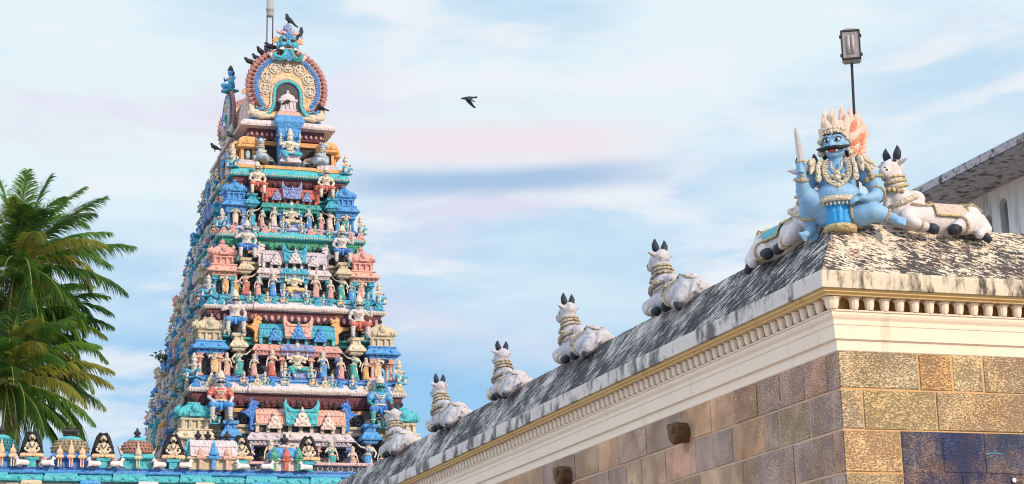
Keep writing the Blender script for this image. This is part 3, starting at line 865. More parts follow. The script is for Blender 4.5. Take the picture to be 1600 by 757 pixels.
# resting arm (picture right)
b.chain([(0.31, 0.04, 0.72), (0.43, 0.02, 0.58), (0.50, 0.0, 0.40)], [0.135, 0.12, 0.10])
b.chain([(0.50, 0.0, 0.40), (0.46, -0.12, 0.30), (0.36, -0.20, 0.265)], [0.10, 0.085, 0.062])
b.ell((0.29, -0.235, 0.265), (0.075, 0.05, 0.04))
for i, (dy, L) in enumerate(((-0.035, 0.085), (-0.012, 0.10), (0.012, 0.092), (0.034, 0.07))):
    b.chain([(0.245, -0.245 + dy * 0.5, 0.28 + dy * 0.9), (0.20, -0.262 + dy * 0.3, 0.262 + dy * 1.05), (0.245 - L, -0.255, 0.235 + dy * 1.1)], [0.0185, 0.017, 0.014])
b.chain([(0.31, -0.25, 0.30), (0.27, -0.28, 0.325), (0.235, -0.285, 0.32)], [0.022, 0.019, 0.015])
# drawn up leg, foot on the left slope
b.chain([(-0.14, 0.06, 0.16), (-0.30, -0.04, 0.30), (-0.38, -0.08, 0.36)], [0.19, 0.165, 0.135])
b.chain([(-0.38, -0.08, 0.36), (-0.385, 0.02, 0.20), (-0.36, 0.12, 0.0)], [0.135, 0.115, 0.07])
b.chain([(-0.36, 0.12, -0.02), (-0.40, 0.06, -0.08), (-0.46, 0.02, -0.10)], [0.075, 0.06, 0.045])
b.ell((-0.34, 0.14, -0.10), (0.07, 0.07, 0.07))
for i in range(5):
    b.cap((-0.45 + i * 0.010, -0.00 + i * 0.018, -0.095 - i * 0.012), 0.021 - i * 0.001, (-0.515 + i * 0.014, -0.03 + i * 0.014, -0.09 - i * 0.022), 0.020 - i * 0.0015)
# folded leg lying along the right coping
b.chain([(0.14, 0.04, 0.14), (0.30, -0.06, 0.12), (0.40, -0.10, 0.12)], [0.185, 0.165, 0.14])
b.chain([(0.40, -0.10, 0.12), (0.52, -0.06, 0.09), (0.60, -0.04, 0.06)], [0.14, 0.11, 0.072])
b.chain([(0.60, -0.04, 0.06), (0.68, -0.05, 0.02), (0.73, -0.06, -0.01)], [0.072, 0.062, 0.052])
for i in range(5):
    b.cap((0.72 + i * 0.010, -0.10 + i * 0.018, -0.045 + i * 0.020), 0.023 - i * 0.001, (0.795 + i * 0.006, -0.13 + i * 0.018, -0.085 + i * 0.024), 0.020 - i * 0.0015)
put('body', fuse(b, 0.0095, 6, 'body'), M_BSKIN, gd)
# face
f_ = MB(); f_.smooth = True
for k in (-1, 1): f_.ell(hp(0.066 * k, -0.148, 1.085), (0.040, 0.022, 0.026), 14, 8, rot=(0, 0, math.radians(-14 + 18 * k)))
put('eye_whites', f_, paint('eye_white', (0.55, 0.68, 0.80), rough=0.4, grime=0.1), gd)
f_ = MB(); f_.smooth = True
for k in (-1, 1):
    f_.ell(hp(0.064 * k, -0.166, 1.086), (0.020, 0.012, 0.021), 12, 8)
    f_.tube([hp(0.022 * k, -0.172, 1.112), hp(0.06 * k, -0.168, 1.125), hp(0.105 * k, -0.145, 1.115), hp(0.125 * k, -0.125, 1.09)], [0.004, 0.006, 0.006, 0.003], 6)
    f_.tube([hp(0.022 * k, -0.17, 1.068), hp(0.06 * k, -0.172, 1.056), hp(0.11 * k, -0.142, 1.066)], [0.003, 0.005, 0.003], 6)
    f_.tube([hp(0.015 * k, -0.178, 1.145), hp(0.06 * k, -0.168, 1.165), hp(0.11 * k, -0.14, 1.162), hp(0.14 * k, -0.105, 1.135)], [0.006, 0.010, 0.010, 0.004], 6)
    f_.chain([hp(0.0, -0.21, 0.972), hp(0.06 * k, -0.205, 0.968), hp(0.12 * k, -0.175, 0.965), hp(0.18 * k, -0.13, 0.985), hp(0.225 * k, -0.09, 1.0)], [0.022, 0.030, 0.028, 0.022, 0.006])
    f_.ell(hp(0.15 * k, 0.02, 0.93), (0.035, 0.05, 0.05))
put('brows_and_moustache', f_, M_BLACK, gd)
f_ = MB(); f_.smooth = True; f_.tube([hp(-0.06, -0.172, 0.938), hp(-0.02, -0.190, 0.932), hp(0.02, -0.190, 0.932), hp(0.06, -0.172, 0.938)], [0.008, 0.016, 0.016, 0.008], 8)
put('lips', f_, paint('lip_red', (0.6, 0.08, 0.06)), gd)
f_ = MB(); f_.smooth = True
for k in (-1, 1): f_.cap(hp(0.062 * k, -0.195, 0.925), 0.013, hp(0.066 * k, -0.20, 0.955), 0.008)
put('fangs', f_, paint('ivory', (0.75, 0.70, 0.62)), gd)
# crown of flames: rows of leaf shaped tongues round the back of the head
def flame(mb, ang, r0, L, wd, y, tilt=0.0):
    c = Vector((0.07, y, 1.07)); d = Vector((math.sin(ang), 0, math.cos(ang))); s = Vector((math.cos(ang), 0, -math.sin(ang)))
    rr_ = []
    for t, w_ in ((0, 0.55), (0.2, 0.9), (0.45, 1.0), (0.65, 0.75), (0.8, 0.62), (0.9, 0.3), (1.0, 0.03)):
        p = c + d * (r0 + L * t) + s * (wd * 0.35 * math.sin(t * 3) * (1 if tilt >= 0 else -1)) + Vector((0, 0.03 * t, 0))
        rr_.append([tuple(p + s * wd * w_ * math.cos(q) + Vector((0, 1, 0)) * 0.02 * w_ * math.sin(q)) for q in [2 * PI * j / 8 for j in range(8)]])
    mb.loft(rr_)
fr = MB(); fr.smooth = True; fo = MB(); fo.smooth = True
rq = random.Random(3)
for row, (y, r0, n_) in enumerate(((0.13, 0.14, 19), (0.09, 0.10, 15), (0.05, 0.06, 12))):
    for i in range(n_):
        u_ = (i + 0.5) / n_
        ang = math.radians(-112 + 232 * u_)
        reach = 0.36 + 0.20 * max(0, math.cos(math.radians(-112 + 232 * u_))) ** 2
        if ang > 0.3: reach += 0.02
        if ang < -0.5: reach -= 0.10
        if ang > 1.2: reach -= 0.03
        L = (reach - row * 0.055) - r0 + rq.uniform(-0.015, 0.02)
        tgt = fo if (ang > 1.1 and row == 1) or (row == 2 and ang > 0.5 and i % 2) else fr
        flame(tgt, ang, r0, L, 0.062, y + rq.uniform(-0.01, 0.01), ang)
fr.ell((0.07, 0.10, 1.12), (0.25, 0.06, 0.30))
crown = put('flame_crown', fr, M_FL, gd); put('red_flames', fo, M_FLR, crown)
hb = MB(); hb.smooth = True
for i in range(17):
    t = math.radians(-98 + 196 * i / 16)
    rz_ = 1.205 - 0.12 * abs(math.sin(t)) ** 3
    hb.ell((0.172 * math.sin(t) , -0.135 * math.cos(t) - 0.0, rz_), (0.030, 0.028, 0.026 + 0.012 * (i % 2)), 8, 6)
for i in range(7):
    t = math.radians(-60 + 20 * i); hb.ell((0.15 * math.sin(t), -0.12 * math.cos(t) + 0.02, 1.25), 0.03, 8, 6)
for k in (-1, 1):
    hb.ell((0.185 * k, -0.03, 1.10), 0.042, 10, 8); hb.ell((0.18 * k, -0.04, 0.94), (0.05, 0.03, 0.05), 10, 8); hb.ell((0.18 * k, -0.07, 0.94), (0.025, 0.015, 0.025), 8, 6)
put('headband', hb, M_TRIM, crown)
# jewellery
jw = MB(); jw.smooth = True
for k in (-1, 1):
    pts = [(0.125 * k, -0.085, 0.83), (0.155 * k, -0.16, 0.72), (0.15 * k, -0.20, 0.62), (0.11 * k, -0.225, 0.53), (0.05 * k, -0.25, 0.47), (0, -0.262, 0.44)]
    for i in range(len(pts) - 1):
        for q in range(4):
            p = Vector(pts[i]).lerp(Vector(pts[i + 1]), q / 4)
            jw.ell(p, (0.046, 0.022, 0.013), 8, 6); jw.ell(p + Vector((0.02 * k, 0.0, 0.0)), (0.016, 0.026, 0.014), 6, 5)
    pts = [(0.07 * k, -0.13, 0.80), (0.06 * k, -0.18, 0.70), (0, -0.205, 0.64)]
    jw.tube(pts, 0.014, 6)
for p, r in (((0, -0.215, 0.63), 0.04), ((0, -0.225, 0.56), 0.05), ((-0.07, -0.21, 0.59), 0.03), ((0.07, -0.21, 0.59), 0.03), ((0, -0.27, 0.44), 0.045), ((0, -0.265, 0.39), 0.025), ((-0.045, -0.25, 0.49), 0.03), ((0.045, -0.25, 0.49), 0.03)):
    jw.ell(p, (r, 0.02, r), 12, 8); jw.ell((p[0], p[1] - 0.015, p[2]), (r * 0.5, 0.018, r * 0.5), 8, 6)
put('necklace', jw, M_TRIM, gd)
for k in (-1, 1):
    ep = MB(); ep.smooth = True
    for row_, (n__, r_) in enumerate(((5, .155), (6, .20))):
        for i in range(n__):
            t = math.radians(-75 + 150 * i / (n__ - 1))
            c0 = Vector((0.27 * k, 0.0, 0.83)); d = Vector((k * math.cos(t) * .9, math.sin(t) * -.9, -.25 - .45 * row_)).normalized()
            m1 = c0 + d * r_ * .75
            ep.tube([c0 + d * .05 + Vector((0, 0, .02)), m1 + Vector((0, 0, .03)), c0 + d * (r_ + .03), c0 + d * (r_ + .09) + Vector((0, 0, -.03))], [.03, .045, .036, .006], 8)
    ep.chain([(0.20 * k, -0.09, 0.82), (0.235 * k, -0.16, 0.73), (0.235 * k, -0.19, 0.62)], [0.034, 0.030, 0.036])
    ep.ell((0.235 * k, -0.205, 0.57), (0.042, 0.025, 0.055), 10, 8)
    put('shoulder_ornament', ep, M_TRIM, gd)
M_BAND = paint('brown_gold_bands', (0.46, 0.36, 0.24), carve=30, grime=0.5, scale=14, bump=0.6)
for nm_, c_, n__, r_, t_ in (('armlet', (0.445, 0.015, 0.56), (0.35, -0.1, -1), .128, .017), ('bracelet', (0.485, -0.05, 0.355), (-0.35, -0.9, -0.5), .10, .016),
                             ('bracelet', (-0.455, -0.215, 0.565), (0.1, -0.4, 1), .082, .016), ('anklet', (-0.385, 0.06, 0.13), (0.1, 0.5, -1), .105, .017),
                             ('anklet', (0.59, -0.04, 0.065), (0.9, 0.2, -0.4), .085, .016), ('knee_band', (0.23, 0.0, 0.14), (1, -0.5, 0), .185, .018)):
    rg = MB(); rg.smooth = True
    ring(rg, c_, n__, r_, r_, t_, bead=.3)
    if nm_ == 'armlet':
        for p_ in ((0.44, -0.11, 0.565), (0.37, -0.09, 0.54), (0.41, -0.10, 0.62)): rg.ell(p_, (0.035, 0.03, 0.035), 8, 6)
    put(nm_, rg, M_BAND, gd)
bl = MB(); bl.smooth = True
for z, r_, t_ in ((0.335, 0.275, 0.026), (0.295, 0.285, 0.022), (0.262, 0.29, 0.026)):
    ring(bl, (0, 0.0, z), (0, 0.06, 1), r_, r_ * 0.93, t_, n=44, bead=0.15)
for i in range(34):
    t = math.radians(-170 + i * 10); bl.ell((0.295 * math.sin(t), -0.256 * math.cos(t), 0.225), (0.014, 0.014, 0.026), 6, 5)
put('belt', bl, M_TRIM, gd)
sk = MB(); sk.smooth = True
rings = []
for z, rx, ry in ((0.25, 0.25, 0.235), (0.12, 0.20, 0.23), (0.02, 0.18, 0.22), (-0.05, 0.19, 0.22)):
    rings.append([(rx * math.cos(t) * (1 + 0.05 * math.cos(t * 16)), ry * math.sin(t) * (1 + 0.05 * math.cos(t * 16)) + 0.02, z) for t in [2 * PI * j / 64 for j in range(64)]])
sk.loft(rings); put('skirt', sk, M_SKIRT, gd)
pd = MB(); pd.smooth = True; pd.lathe([(0.20, -0.12), (0.215, -0.07), (0.21, -0.045), (0.19, -0.03)], (0.0, -0.03, 0), 32, 1.0, 1.1)
put('pedestal', pd, M_GOLD, gd)
sw = MB()
sw.loft([[(-0.445 - w_ + dx, -0.285, z), (-0.445 + dx, -0.285 - t_, z), (-0.445 + w_ + dx, -0.285, z), (-0.445 + dx, -0.285 + t_, z)] for z, w_, t_, dx in ((0.78, 0.042, 0.014, 0), (0.95, 0.040, 0.013, -0.012), (1.12, 0.034, 0.012, -0.028), (1.20, 0.024, 0.010, -0.036), (1.25, 0.003, 0.003, -0.042))])
sb_ = put('sword_blade', sw, paint('dull_steel_paint', (0.46, 0.44, 0.50), scale=14, grime=0.5, gcol=(0.2, 0.18, 0.2)), gd)
hl = MB(); hl.smooth = True
hl.tube([(-0.44, -0.285, 0.55), (-0.442, -0.285, 0.62), (-0.445, -0.285, 0.78)], 0.019, 10); hl.box((-0.445, -0.285, 0.785), (0.11, 0.04, 0.025)); hl.ell((-0.44, -0.285, 0.54), (0.034, 0.034, 0.028), 10, 8)
put('sword_hilt', hl, M_GOLD, gd)

MB.CAPN = 12
# ------------------------------------------------------------------ lamp behind the guardian
M_IRON = paint('dark_iron', (0.035, 0.025, 0.025), rough=0.5, grime=0.4, gcol=(0.14, 0.06, 0.03), scale=8)
lp = empty('box_lamp', (12.50, 22.60, 0)); 
tag(lp, 'grey glass fronted lamp box on a thin dark pole behind the blue guardian', 'lamp')
def lput(n_, mb, m_, par=lp): return put(n_, mb, m_, par)
q = MB(); q.tube([(0.02, 0.02, 0), (0.01, 0.01, 8.5), (-0.07, -0.20, 10.19)], 0.019, 10); q.smooth = True; lput('pole', q, M_IRON)
hz = empty('lamp_housing_anchor')
bpy.data.objects.remove(hz)
q = MB(); q.sq([(0, 0.105, 0.06), (0.03, 0.13, 0.075), (0.42, 0.135, 0.08), (0.45, 0.13, 0.075)]); q.ell((0, 0, 0.45), (0.125, 0.075, 0.05), 16, 8)
HB = dict(loc=(-0.085, -0.235, 10.19), rz=-0.5)
mg = bpy.data.materials.new('smoky_glass'); mg.use_nodes = True
bsd = mg.node_tree.nodes['Principled BSDF']; bsd.inputs['Base Color'].default_value = (0.20, 0.18, 0.20, 1); bsd.inputs['Roughness'].default_value = 0.18; bsd.inputs['Specular IOR Level'].default_value = 0.8
wv = mg.node_tree.nodes.new('ShaderNodeTexNoise'); wv.inputs['Scale'].default_value = 6
mpn = mg.node_tree.nodes.new('ShaderNodeMapping'); mpn.inputs['Scale'].default_value = (4, 1, 0.5)
tcx = mg.node_tree.nodes.new('ShaderNodeTexCoord'); mg.node_tree.links.new(tcx.outputs['Object'], mpn.inputs[0]); mg.node_tree.links.new(mpn.outputs[0], wv.inputs['Vector'])
crx = mg.node_tree.nodes.new('ShaderNodeMix'); crx.data_type = 'RGBA'; crx.inputs[6].default_value = (0.08, 0.07, 0.08, 1); crx.inputs[7].default_value = (0.42, 0.38, 0.40, 1)
mg.node_tree.links.new(wv.outputs[0], crx.inputs[0]); mg.node_tree.links.new(crx.outputs[2], bsd.inputs['Base Color'])
hs = put('housing', q, paint('grey_metal', (0.30, 0.33, 0.36), rough=0.4, grime=0.2), lp, **HB)
q = MB(); q.box((0, -0.084, 0.23), (0.225, 0.02, 0.37)); put('glass_front', q, mg, hs)
q = MB()
for x in (-0.12, 0.12): q.box((x, -0.088, 0.23), (0.018, 0.03, 0.42))
q.box((0, -0.088, 0.03), (0.25, 0.03, 0.025)); q.box((0, -0.088, 0.43), (0.25, 0.03, 0.025))
for x in (-0.14, 0.14):
    for z in (0.09, 0.36): q.box((x, -0.06, z), (0.02, 0.05, 0.035))
put('front_frame', q, M_IRON, hs)
q = MB(); q.smooth = True; q.tube([(-0.03, -0.1, 0.1), (-0.03, -0.1, 0.36)], 0.02, 8); q.tube([(0.03, -0.1, 0.1), (0.03, -0.1, 0.36)], 0.02, 8)
put('inner_tube', q, paint('milky_tube', (0.45, 0.42, 0.45), rough=0.3), hs)
# ------------------------------------------------------------------ painted tower (gopuram)
TX, TY = 16.96, 86.7
tower = empty('temple_tower', (TX, TY, 0))
tag(tower, 'tall tapering temple tower painted turquoise, pink and blue, crowded with sculpture', 'tower')
#        z of cornice lip, half width at lip
LV = [(10.95, 5.50), (15.13, 4.71), (18.87, 3.99), (22.23, 3.30), (25.20, 2.72), (27.75, 2.18)]
DEEP = 2.0
SIDES = {'front': 0.0, 'left': -PI / 2, 'right': PI / 2, 'back': PI}
def tput(n_, mb, m_, loc=(0, 0, 0), rz=0.0, sc=None, parent=None):
    return put(n_, mb, m_, parent or tower, loc, rz, sc)
def outline(hx, i, bx, by, d):
    """plan outline with a shallow projecting bay in each side; i = inset"""
    hy = hx + DEEP
    X, Y = hx - i, hy - i
    a, b_ = bx - i * 0.5, by - i * 0.5
    return [(-X, -Y), (-a, -Y), (-a, -Y - d), (a, -Y - d), (a, -Y), (X, -Y), (X, -b_), (X + d, -b_), (X + d, b_), (X, b_), (X, Y), (a, Y), (a, Y + d), (-a, Y + d), (-a, Y), (-X, Y), (-X, b_), (-X - d, b_), (-X - d, -b_), (-X, -b_)]
def ringband(hx, prof, s, d=0.10):
    mb = MB()
    mb.loft([[(x, y, z) for x, y in outline(hx, i, hx * 0.47, (hx + DEEP) * 0.40, d)] for i, z in prof], cap=True)
    return mb
def along(hx, inset, step, fn, d=0.10):
    """call fn(x, y, rz) along the outline"""
    pts = outline(hx, inset, hx * 0.47, (hx + DEEP) * 0.40, d)
    n = len(pts)
    for k in range(n):
        p, q = Vector(pts[k]), Vector(pts[(k + 1) % n]); L = (q - p).length
        if L < 0.3: continue
        m_ = max(1, int(L / step)); dr = (q - p) / L
        for j in range(m_):
            c = p + dr * (L * (j + 0.5) / m_)
            fn(c.x, c.y, math.atan2(dr.y, dr.x))
def face_xy(side, hx, u, v):
    """u along the face (left to right seen from outside), v = distance behind the lip line"""
    hy = hx + DEEP
    if side == 'front': return (u, -hy + v)
    if side == 'back': return (-u, hy - v)
    if side == 'left': return (-hx + v, -u)
    return (hx - v, u)

# --- shared part meshes (unit size, front faces -y)
def stepped(mb, prof, sx=1.0, sy=1.0, c=(0, 0, 0)): mb.sq([(z, a * sx, a * sy) for z, a in prof], c)
mb = MB()   # pavilion eave, width 1.5, height .55 ; origin at its underside
stepped(mb, [(0.0, .58), (.06, .60), (.10, .56), (.16, .56), (.17, .78), (.22, .80), (.30, .74), (.40, .66), (.46, .60), (.50, .60), (.51, .64), (.56, .64)])
for k in range(4):
    rz = k * PI / 2; c_, s_ = math.cos(rz), math.sin(rz)
    for u in (-0.36, 0.36):
        x, y = u, -0.73
        mb.ell((x * c_ - y * s_, x * s_ + y * c_, 0.33), (0.085, 0.085, 0.085), 8, 6)
    for u in (-.5, -.25, 0, .25, .5):
        x, y = u, -0.60
        mb.box((x * c_ - y * s_, x * s_ + y * c_, 0.12), (0.10, 0.10, 0.07), rz)
ME_EAVE = mb.mesh('pavilion_eave')
mb = MB()   # pavilion drum with small openings
stepped(mb, [(0, .42), (.32, .42)])
for k in range(4):
    rz = k * PI / 2; c_, s_ = math.cos(rz), math.sin(rz)
    for u in (-0.42, -0.16, 0.16, 0.42):
        x, y = u, -0.46
        mb.box((x * c_ - y * s_, x * s_ + y * c_, 0.16), (0.10, 0.10, 0.32), rz)
stepped(mb, [(.32, .50), (.35, .54), (.40, .54), (.44, .48)])
ME_DRUM = mb.mesh('pavilion_drum')
mb = MB()   # pavilion roof, bell of four faces
stepped(mb, [(0, .50), (.04, .56), (.10, .60), (.20, .60), (.32, .54), (.42, .42), (.50, .28), (.54, .22), (.56, .24), (.60, .24), (.63, .16)])
for k in range(4):
    rz = k * PI / 2; c_, s_ = math.cos(rz), math.sin(rz)
    x, y = 0, -0.58
    mb.box((x * c_ - y * s_, x * s_ + y * c_, 0.14), (0.42, 0.12, 0.20), rz)
    for x, y, z, r in ((0, -0.60, .30, .15), (-.42, -.56, .16, .09), (.42, -.56, .16, .09), (0, -0.52, .46, .08)):
        mb.ell((x * c_ - y * s_, x * s_ + y * c_, z), (r, r, r * 1.15), 8, 6)
for k in range(4):
    rz = PI / 4 + k * PI / 2
    mb.ell((0.80 * math.cos(rz), 0.80 * math.sin(rz), .13), (.09, .09, .12), 8, 6)
ME_KROOF = mb.mesh('pavilion_roof')
mb = MB(); mb.lathe([(0.12, 0), (.14, .03), (.07, .07), (.13, .13), (.15, .18), (.10, .24), (.04, .27), (.06, .30), (.015, .38)], n=12); mb.smooth = True
ME_FIN = mb.mesh('finial')
mb = MB()   # column 1 m tall
stepped(mb, [(0, .13), (.08, .13), (.085, .10), (.14, .10)])
mb.lathe([(.075, .14), (.085, .17), (.07, .20), (.072, .58), (.06, .60), (.085, .63), (.06, .66), (.10, .70), (.12, .73), (.08, .76)], n=10)
stepped(mb, [(.76, .10), (.78, .15), (.83, .15), (.84, .10), (.90, .11), (1.0, .16)])
ME_COL = mb.mesh('column')
mb = MB()   # antefix: pointed leaf
poly = [(-.24, 0), (-.26, .07), (-.19, .12), (-.20, .22), (-.12, .27), (-.13, .36), (-.05, .42), (-.04, .50), (0, .60), (.04, .50), (.05, .42), (.13, .36), (.12, .27), (.20, .22), (.19, .12), (.26, .07), (.24, 0)]
mb.prism(poly, -.05, .05)
for x, z, r in ((0, .16, .10), (0, .33, .06), (-.12, .08, .05), (.12, .08, .05), (0, .46, .035), (-.1, .24, .035), (.1, .24, .035)): mb.ell((x, -.05, z), (r, .05, r), 8, 6)
ME_ANT = mb.mesh('antefix')
def vault_mesh(L, r=0.42):
    mb = MB()
    prof = [(-r * 1.02, 0), (-r * 1.12, .05), (-r * 1.12, .12), (-r * 1.0, .30), (-r * .8, .46), (-r * .5, .58), (0, .64), (r * .5, .58), (r * .8, .46), (r * 1.0, .30), (r * 1.12, .12), (r * 1.12, .05), (r * 1.02, 0)]
    mb.loft([[(x, y, z) for y, z in prof] for x in (-L, L)])
    n = max(3, int(L * 2 / 0.16))
    for i in range(n + 1):        # ribs
        x = -L + 2 * L * i / n
        mb.loft([[(x + dx, y * 1.04, z * 1.03) for y, z in prof] for dx in (-.025, .025)])
    mb.box((0, -r * 1.14, .02), (2 * L, .05, .06)); mb.box((0, -r * 0.98, .36), (2 * L, .05, .04))
    return mb.mesh('vault')
def horned(w_, h_):
    """saddle shaped gable with two upturned horn ends"""
    mb = MB()
    poly = [(-w_, 0), (-w_ * 1.03, h_ * .35), (-w_ * 1.12, h_ * .62), (-w_ * 1.16, h_ * .84), (-w_ * 1.04, h_ * 1.02), (-w_ * .98, h_ * .84), (-w_ * .80, h_ * .70), (-w_ * .55, h_ * .62), (0, h_ * .60),
            (w_ * .55, h_ * .62), (w_ * .80, h_ * .70), (w_ * .98, h_ * .84), (w_ * 1.04, h_ * 1.02), (w_ * 1.16, h_ * .84), (w_ * 1.12, h_ * .62), (w_ * 1.03, h_ * .35), (w_, 0)]
    mb.prism(poly, -.52, -.30)
    mb.box((0, -.54, h_ * .54), (w_ * 1.7, .06, .05)); mb.box((0, -.54, h_ * .08), (w_ * 1.9, .06, .06))
    for k in (-1, 1):
        mb.ell((k * w_ * .88, -.53, h_ * .62), (.06, .06, .09), 8, 6); mb.ell((k * w_ * .6, -.53, h_ * .3), (.07, .05, .10), 8, 6)
    return mb.mesh('horned_gable')
mb = MB()   # rearing makara at the vault ends (profile extruded, front faces -x side)
poly = [(-.02, -.35), (.10, -.30), (.12, -.05), (.10, .2), (.30, .38), (.52, .46), (.30, .52), (.16, .66), (.16, .82), (.06, .95), (-.08, .98), (-.22, .92), (-.24, .80), (-.12, .76), (-.24, .70), (-.20, .62), (-.08, .60), (-.10, .4), (-.14, .1), (-.12, -.15)]
mb.prism(poly, -.14, .14)
for z in (-.2, -.05, .1, .25, .4): mb.ell((-.13, 0, z), (.06, .15, .06), 8, 6)
for k in (-1, 1): mb.ell((-.05, .14 * k, .84), .05, 8, 6)
mb.chain([(0.02, 0, .95), (0.08, 0, 1.06), (0.0, 0, 1.12)], [.06, .05, .02]); mb.ell((-.2, 0, .93), (.07, .1, .05), 8, 6)
ME_MAK = mb.mesh('makara_end')

def corner_pavilion(x, y, z, s, cols, rz=0.0, fin=True, name='corner_pavilion'):
    """eave with drum, roof and finial as pieces of it"""
    e_ = tput(name, ME_EAVE, pm(cols[0]), (x, y, z), rz, s)
    put('drum', ME_DRUM, pm(cols[1]), e_, (0, 0, .56))
    put('roof', ME_KROOF, pm(cols[2]), e_, (0, 0, 1.0))
    if fin: put('finial', ME_FIN, M_DARK if cols[2] in ('aqua', 'sand') else pm(cols[2]), e_, (0, 0, 1.6))
    return e_
VM = {}
def barrel_shrine(side, hx, z, s, L, v, cols, u=0.0, deep=False):
    """long vaulted shrine in the middle of a side.  cols: eave, attic, vault, gable, makara, eave_mid"""
    x, y = face_xy(side, hx, u, v); rz = SIDES[side]
    key = round(L / s, 2)
    mb = MB()
    mb.sq([(.0, L * .97 / s, .30), (.06, L / s, .33), (.16, L / s * .98, .30), (.17, L / s * 1.04, .44), (.23, L / s * 1.045, .46), (.31, L / s * 1.02, .40), (.42, L / s * .98, .30), (.48, L / s * .96, .28)])
    n = int(2 * L / s / .42)
    for i in range(n): mb.ell((-L / s + 2 * L / s * (i + .5) / n, -.42, .33), (.075, .06, .075), 8, 6)
    for i in range(int(2 * L / s / .16)): mb.box((-L / s + .16 * (i + .5), -.34, .12), (.09, .06, .07))
    e_ = tput('barrel_shrine', mb, pm(cols[0]), (x, y, z), rz, s)
    mb = MB(); mb.sq([(0, .36 * L / s, .34), (.02, .37 * L / s, .35), (.17, .37 * L / s, .35), (.18, .40 * L / s, .52), (.24, .405 * L / s, .54), (.42, .36 * L / s, .40), (.50, .35 * L / s, .34)])
    for i in (-1, 1): mb.ell((i * .2 * L / s, -.50, .34), (.09, .06, .09), 8, 6)
    put('middle_eave', mb, pm(cols[5]), e_, (0, -0.01, .0))
    mb = MB(); mb.box((0, .06, .16), (2 * L / s * .86, .5, .32))
    n = 9
    for i in range(n):
        xx = -L / s * .84 + 2 * L / s * .84 * i / (n - 1)
        mb.box((xx, -.26, .16), (.13, .14, .32)); 
    mb.box((0, -.28, .31), (2 * L / s * .90, .20, .05))
    put('attic', mb, pm(cols[1]), e_, (0, 0, .48))
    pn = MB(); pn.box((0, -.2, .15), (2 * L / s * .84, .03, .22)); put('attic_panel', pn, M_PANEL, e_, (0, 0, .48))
    if key not in VM: VM[key] = vault_mesh(L / s * .86)
    put('vault', VM[key], pm(cols[2]), e_, (0, 0.10, .81))
    g_ = horned(.30 * L / s, 1.0)
    put('horned_gable', g_, pm(cols[3]), e_, (0, -.02, .74))
    for k in (-1, 1):
        o = put('makara_end', ME_MAK, pm(cols[4]), e_, (k * L / s * .92, -.06, .86), sc=(-k * -1.0 * .9, 1.2, .85))
        a_ = put('small_antefix', ME_ANT, pm(cols[6] if len(cols) > 6 else cols[3]), e_, (k * L / s * .52, -.46, .62), sc=1.1)
    put('small_antefix', ME_ANT, pm(cols[6] if len(cols) > 6 else cols[3]), e_, (0, -.58, .70), sc=1.25)
    for i in range(-2, 3): put('ridge_finial', ME_FIN, M_DARK, e_, (i * L / s * .36, .10, 1.42), sc=.85)
    return e_
def canopy(side, hx, u, z, s, v, cols):
    """narrow canopy over a niche carrying a pedestal"""
    x, y = face_xy(side, hx, u, v)
    mb = MB(); stepped(mb, [(0, .24), (.05, .28), (.12, .26), (.13, .38), (.20, .40), (.30, .33), (.42, .26), (.46, .20), (.60, .19), (.62, .27), (.70, .30), (.74, .30)])
    for q in (-.18, .18): mb.ell((q, -.36, .25), (.07, .05, .07), 8, 6)
    for q in (-.12, .12): mb.box((q, -.2, .52), (.07, .08, .14))
    cn_ = tput('niche_canopy', mb, pm(cols), (x, y, z), SIDES[side], s)
    mb = MB(); mb.box((0, .50, .60), (.50, .60, .28)); mb.box((0, .42, 1.0), (.34, .5, .56)); put('backing_block', mb, M_PANEL, cn_)  # seat block coloured near black to stand for the shadowed recess
    return cn_

# plain stone base below the gallery roofs
mb = MB(); mb.sq([(0, 6.4, 8.4), (5, 6.2, 8.2), (5.1, 6.5, 8.5), (5.4, 6.5, 8.5), (5.5, 6.0, 8.0), (10.2, 5.9, 7.9), (10.25, 6.1, 8.1), (10.5, 6.1, 8.1)])
tput('stone_base', mb, paint('tower_base_stone', (0.32, 0.28, 0.24), scale=2, grime=0.5))
TIERS = [
 dict(corn='lilac', strip='skyblue', floor='blue', kuta=('cream', 'sand', 'aqua'), col='salmon', colb='periwinkle', sala=('lavender', 'sand', 'salmon', 'aqua', 'blue', 'lilac', 'palepink'), can='skyblue', ledge='sand', band='orange', raft='maroon', ant=('skyblue', 'sand'), roofc='aqua'),
 dict(corn='lilac', strip='skyblue', floor='deepblue', kuta=('skyblue', 'sand', 'sand'), col='salmon', colb='periwinkle', sala=('pink', 'aqua', 'cyan', 'salmon', 'orange', 'periwinkle', 'skyblue'), can='cream', ledge='teal', band='orange', raft='rose', ant=('skyblue', 'sand')),
 dict(corn='lilac', strip='teal', floor='cyan', kuta=('salmon', 'pink', 'pink'), col='cyan', colb='aqua', sala=('lilac', 'lilac', 'lavender', 'cyan', 'lilac', 'cyan', 'lilac'), can='sand', ledge='sand', band='salmon', raft='green', ant=('cyan', 'cyan')),
 dict(corn='aqua', strip='periwinkle', floor='lavender', kuta=('skyblue', 'skyblue', 'skyblue'), col='skyblue', colb='teal', sala=('teal', 'red', 'red', 'periwinkle', 'red', 'teal', 'periwinkle'), can='cyan', ledge='teal', band='orange', raft='maroon', ant=('pink', 'pink')),
]
M_RELIEF = paint('grey_relief_carving', (0.26, 0.25, 0.30), grime=0.7, scale=6, bump=.6)
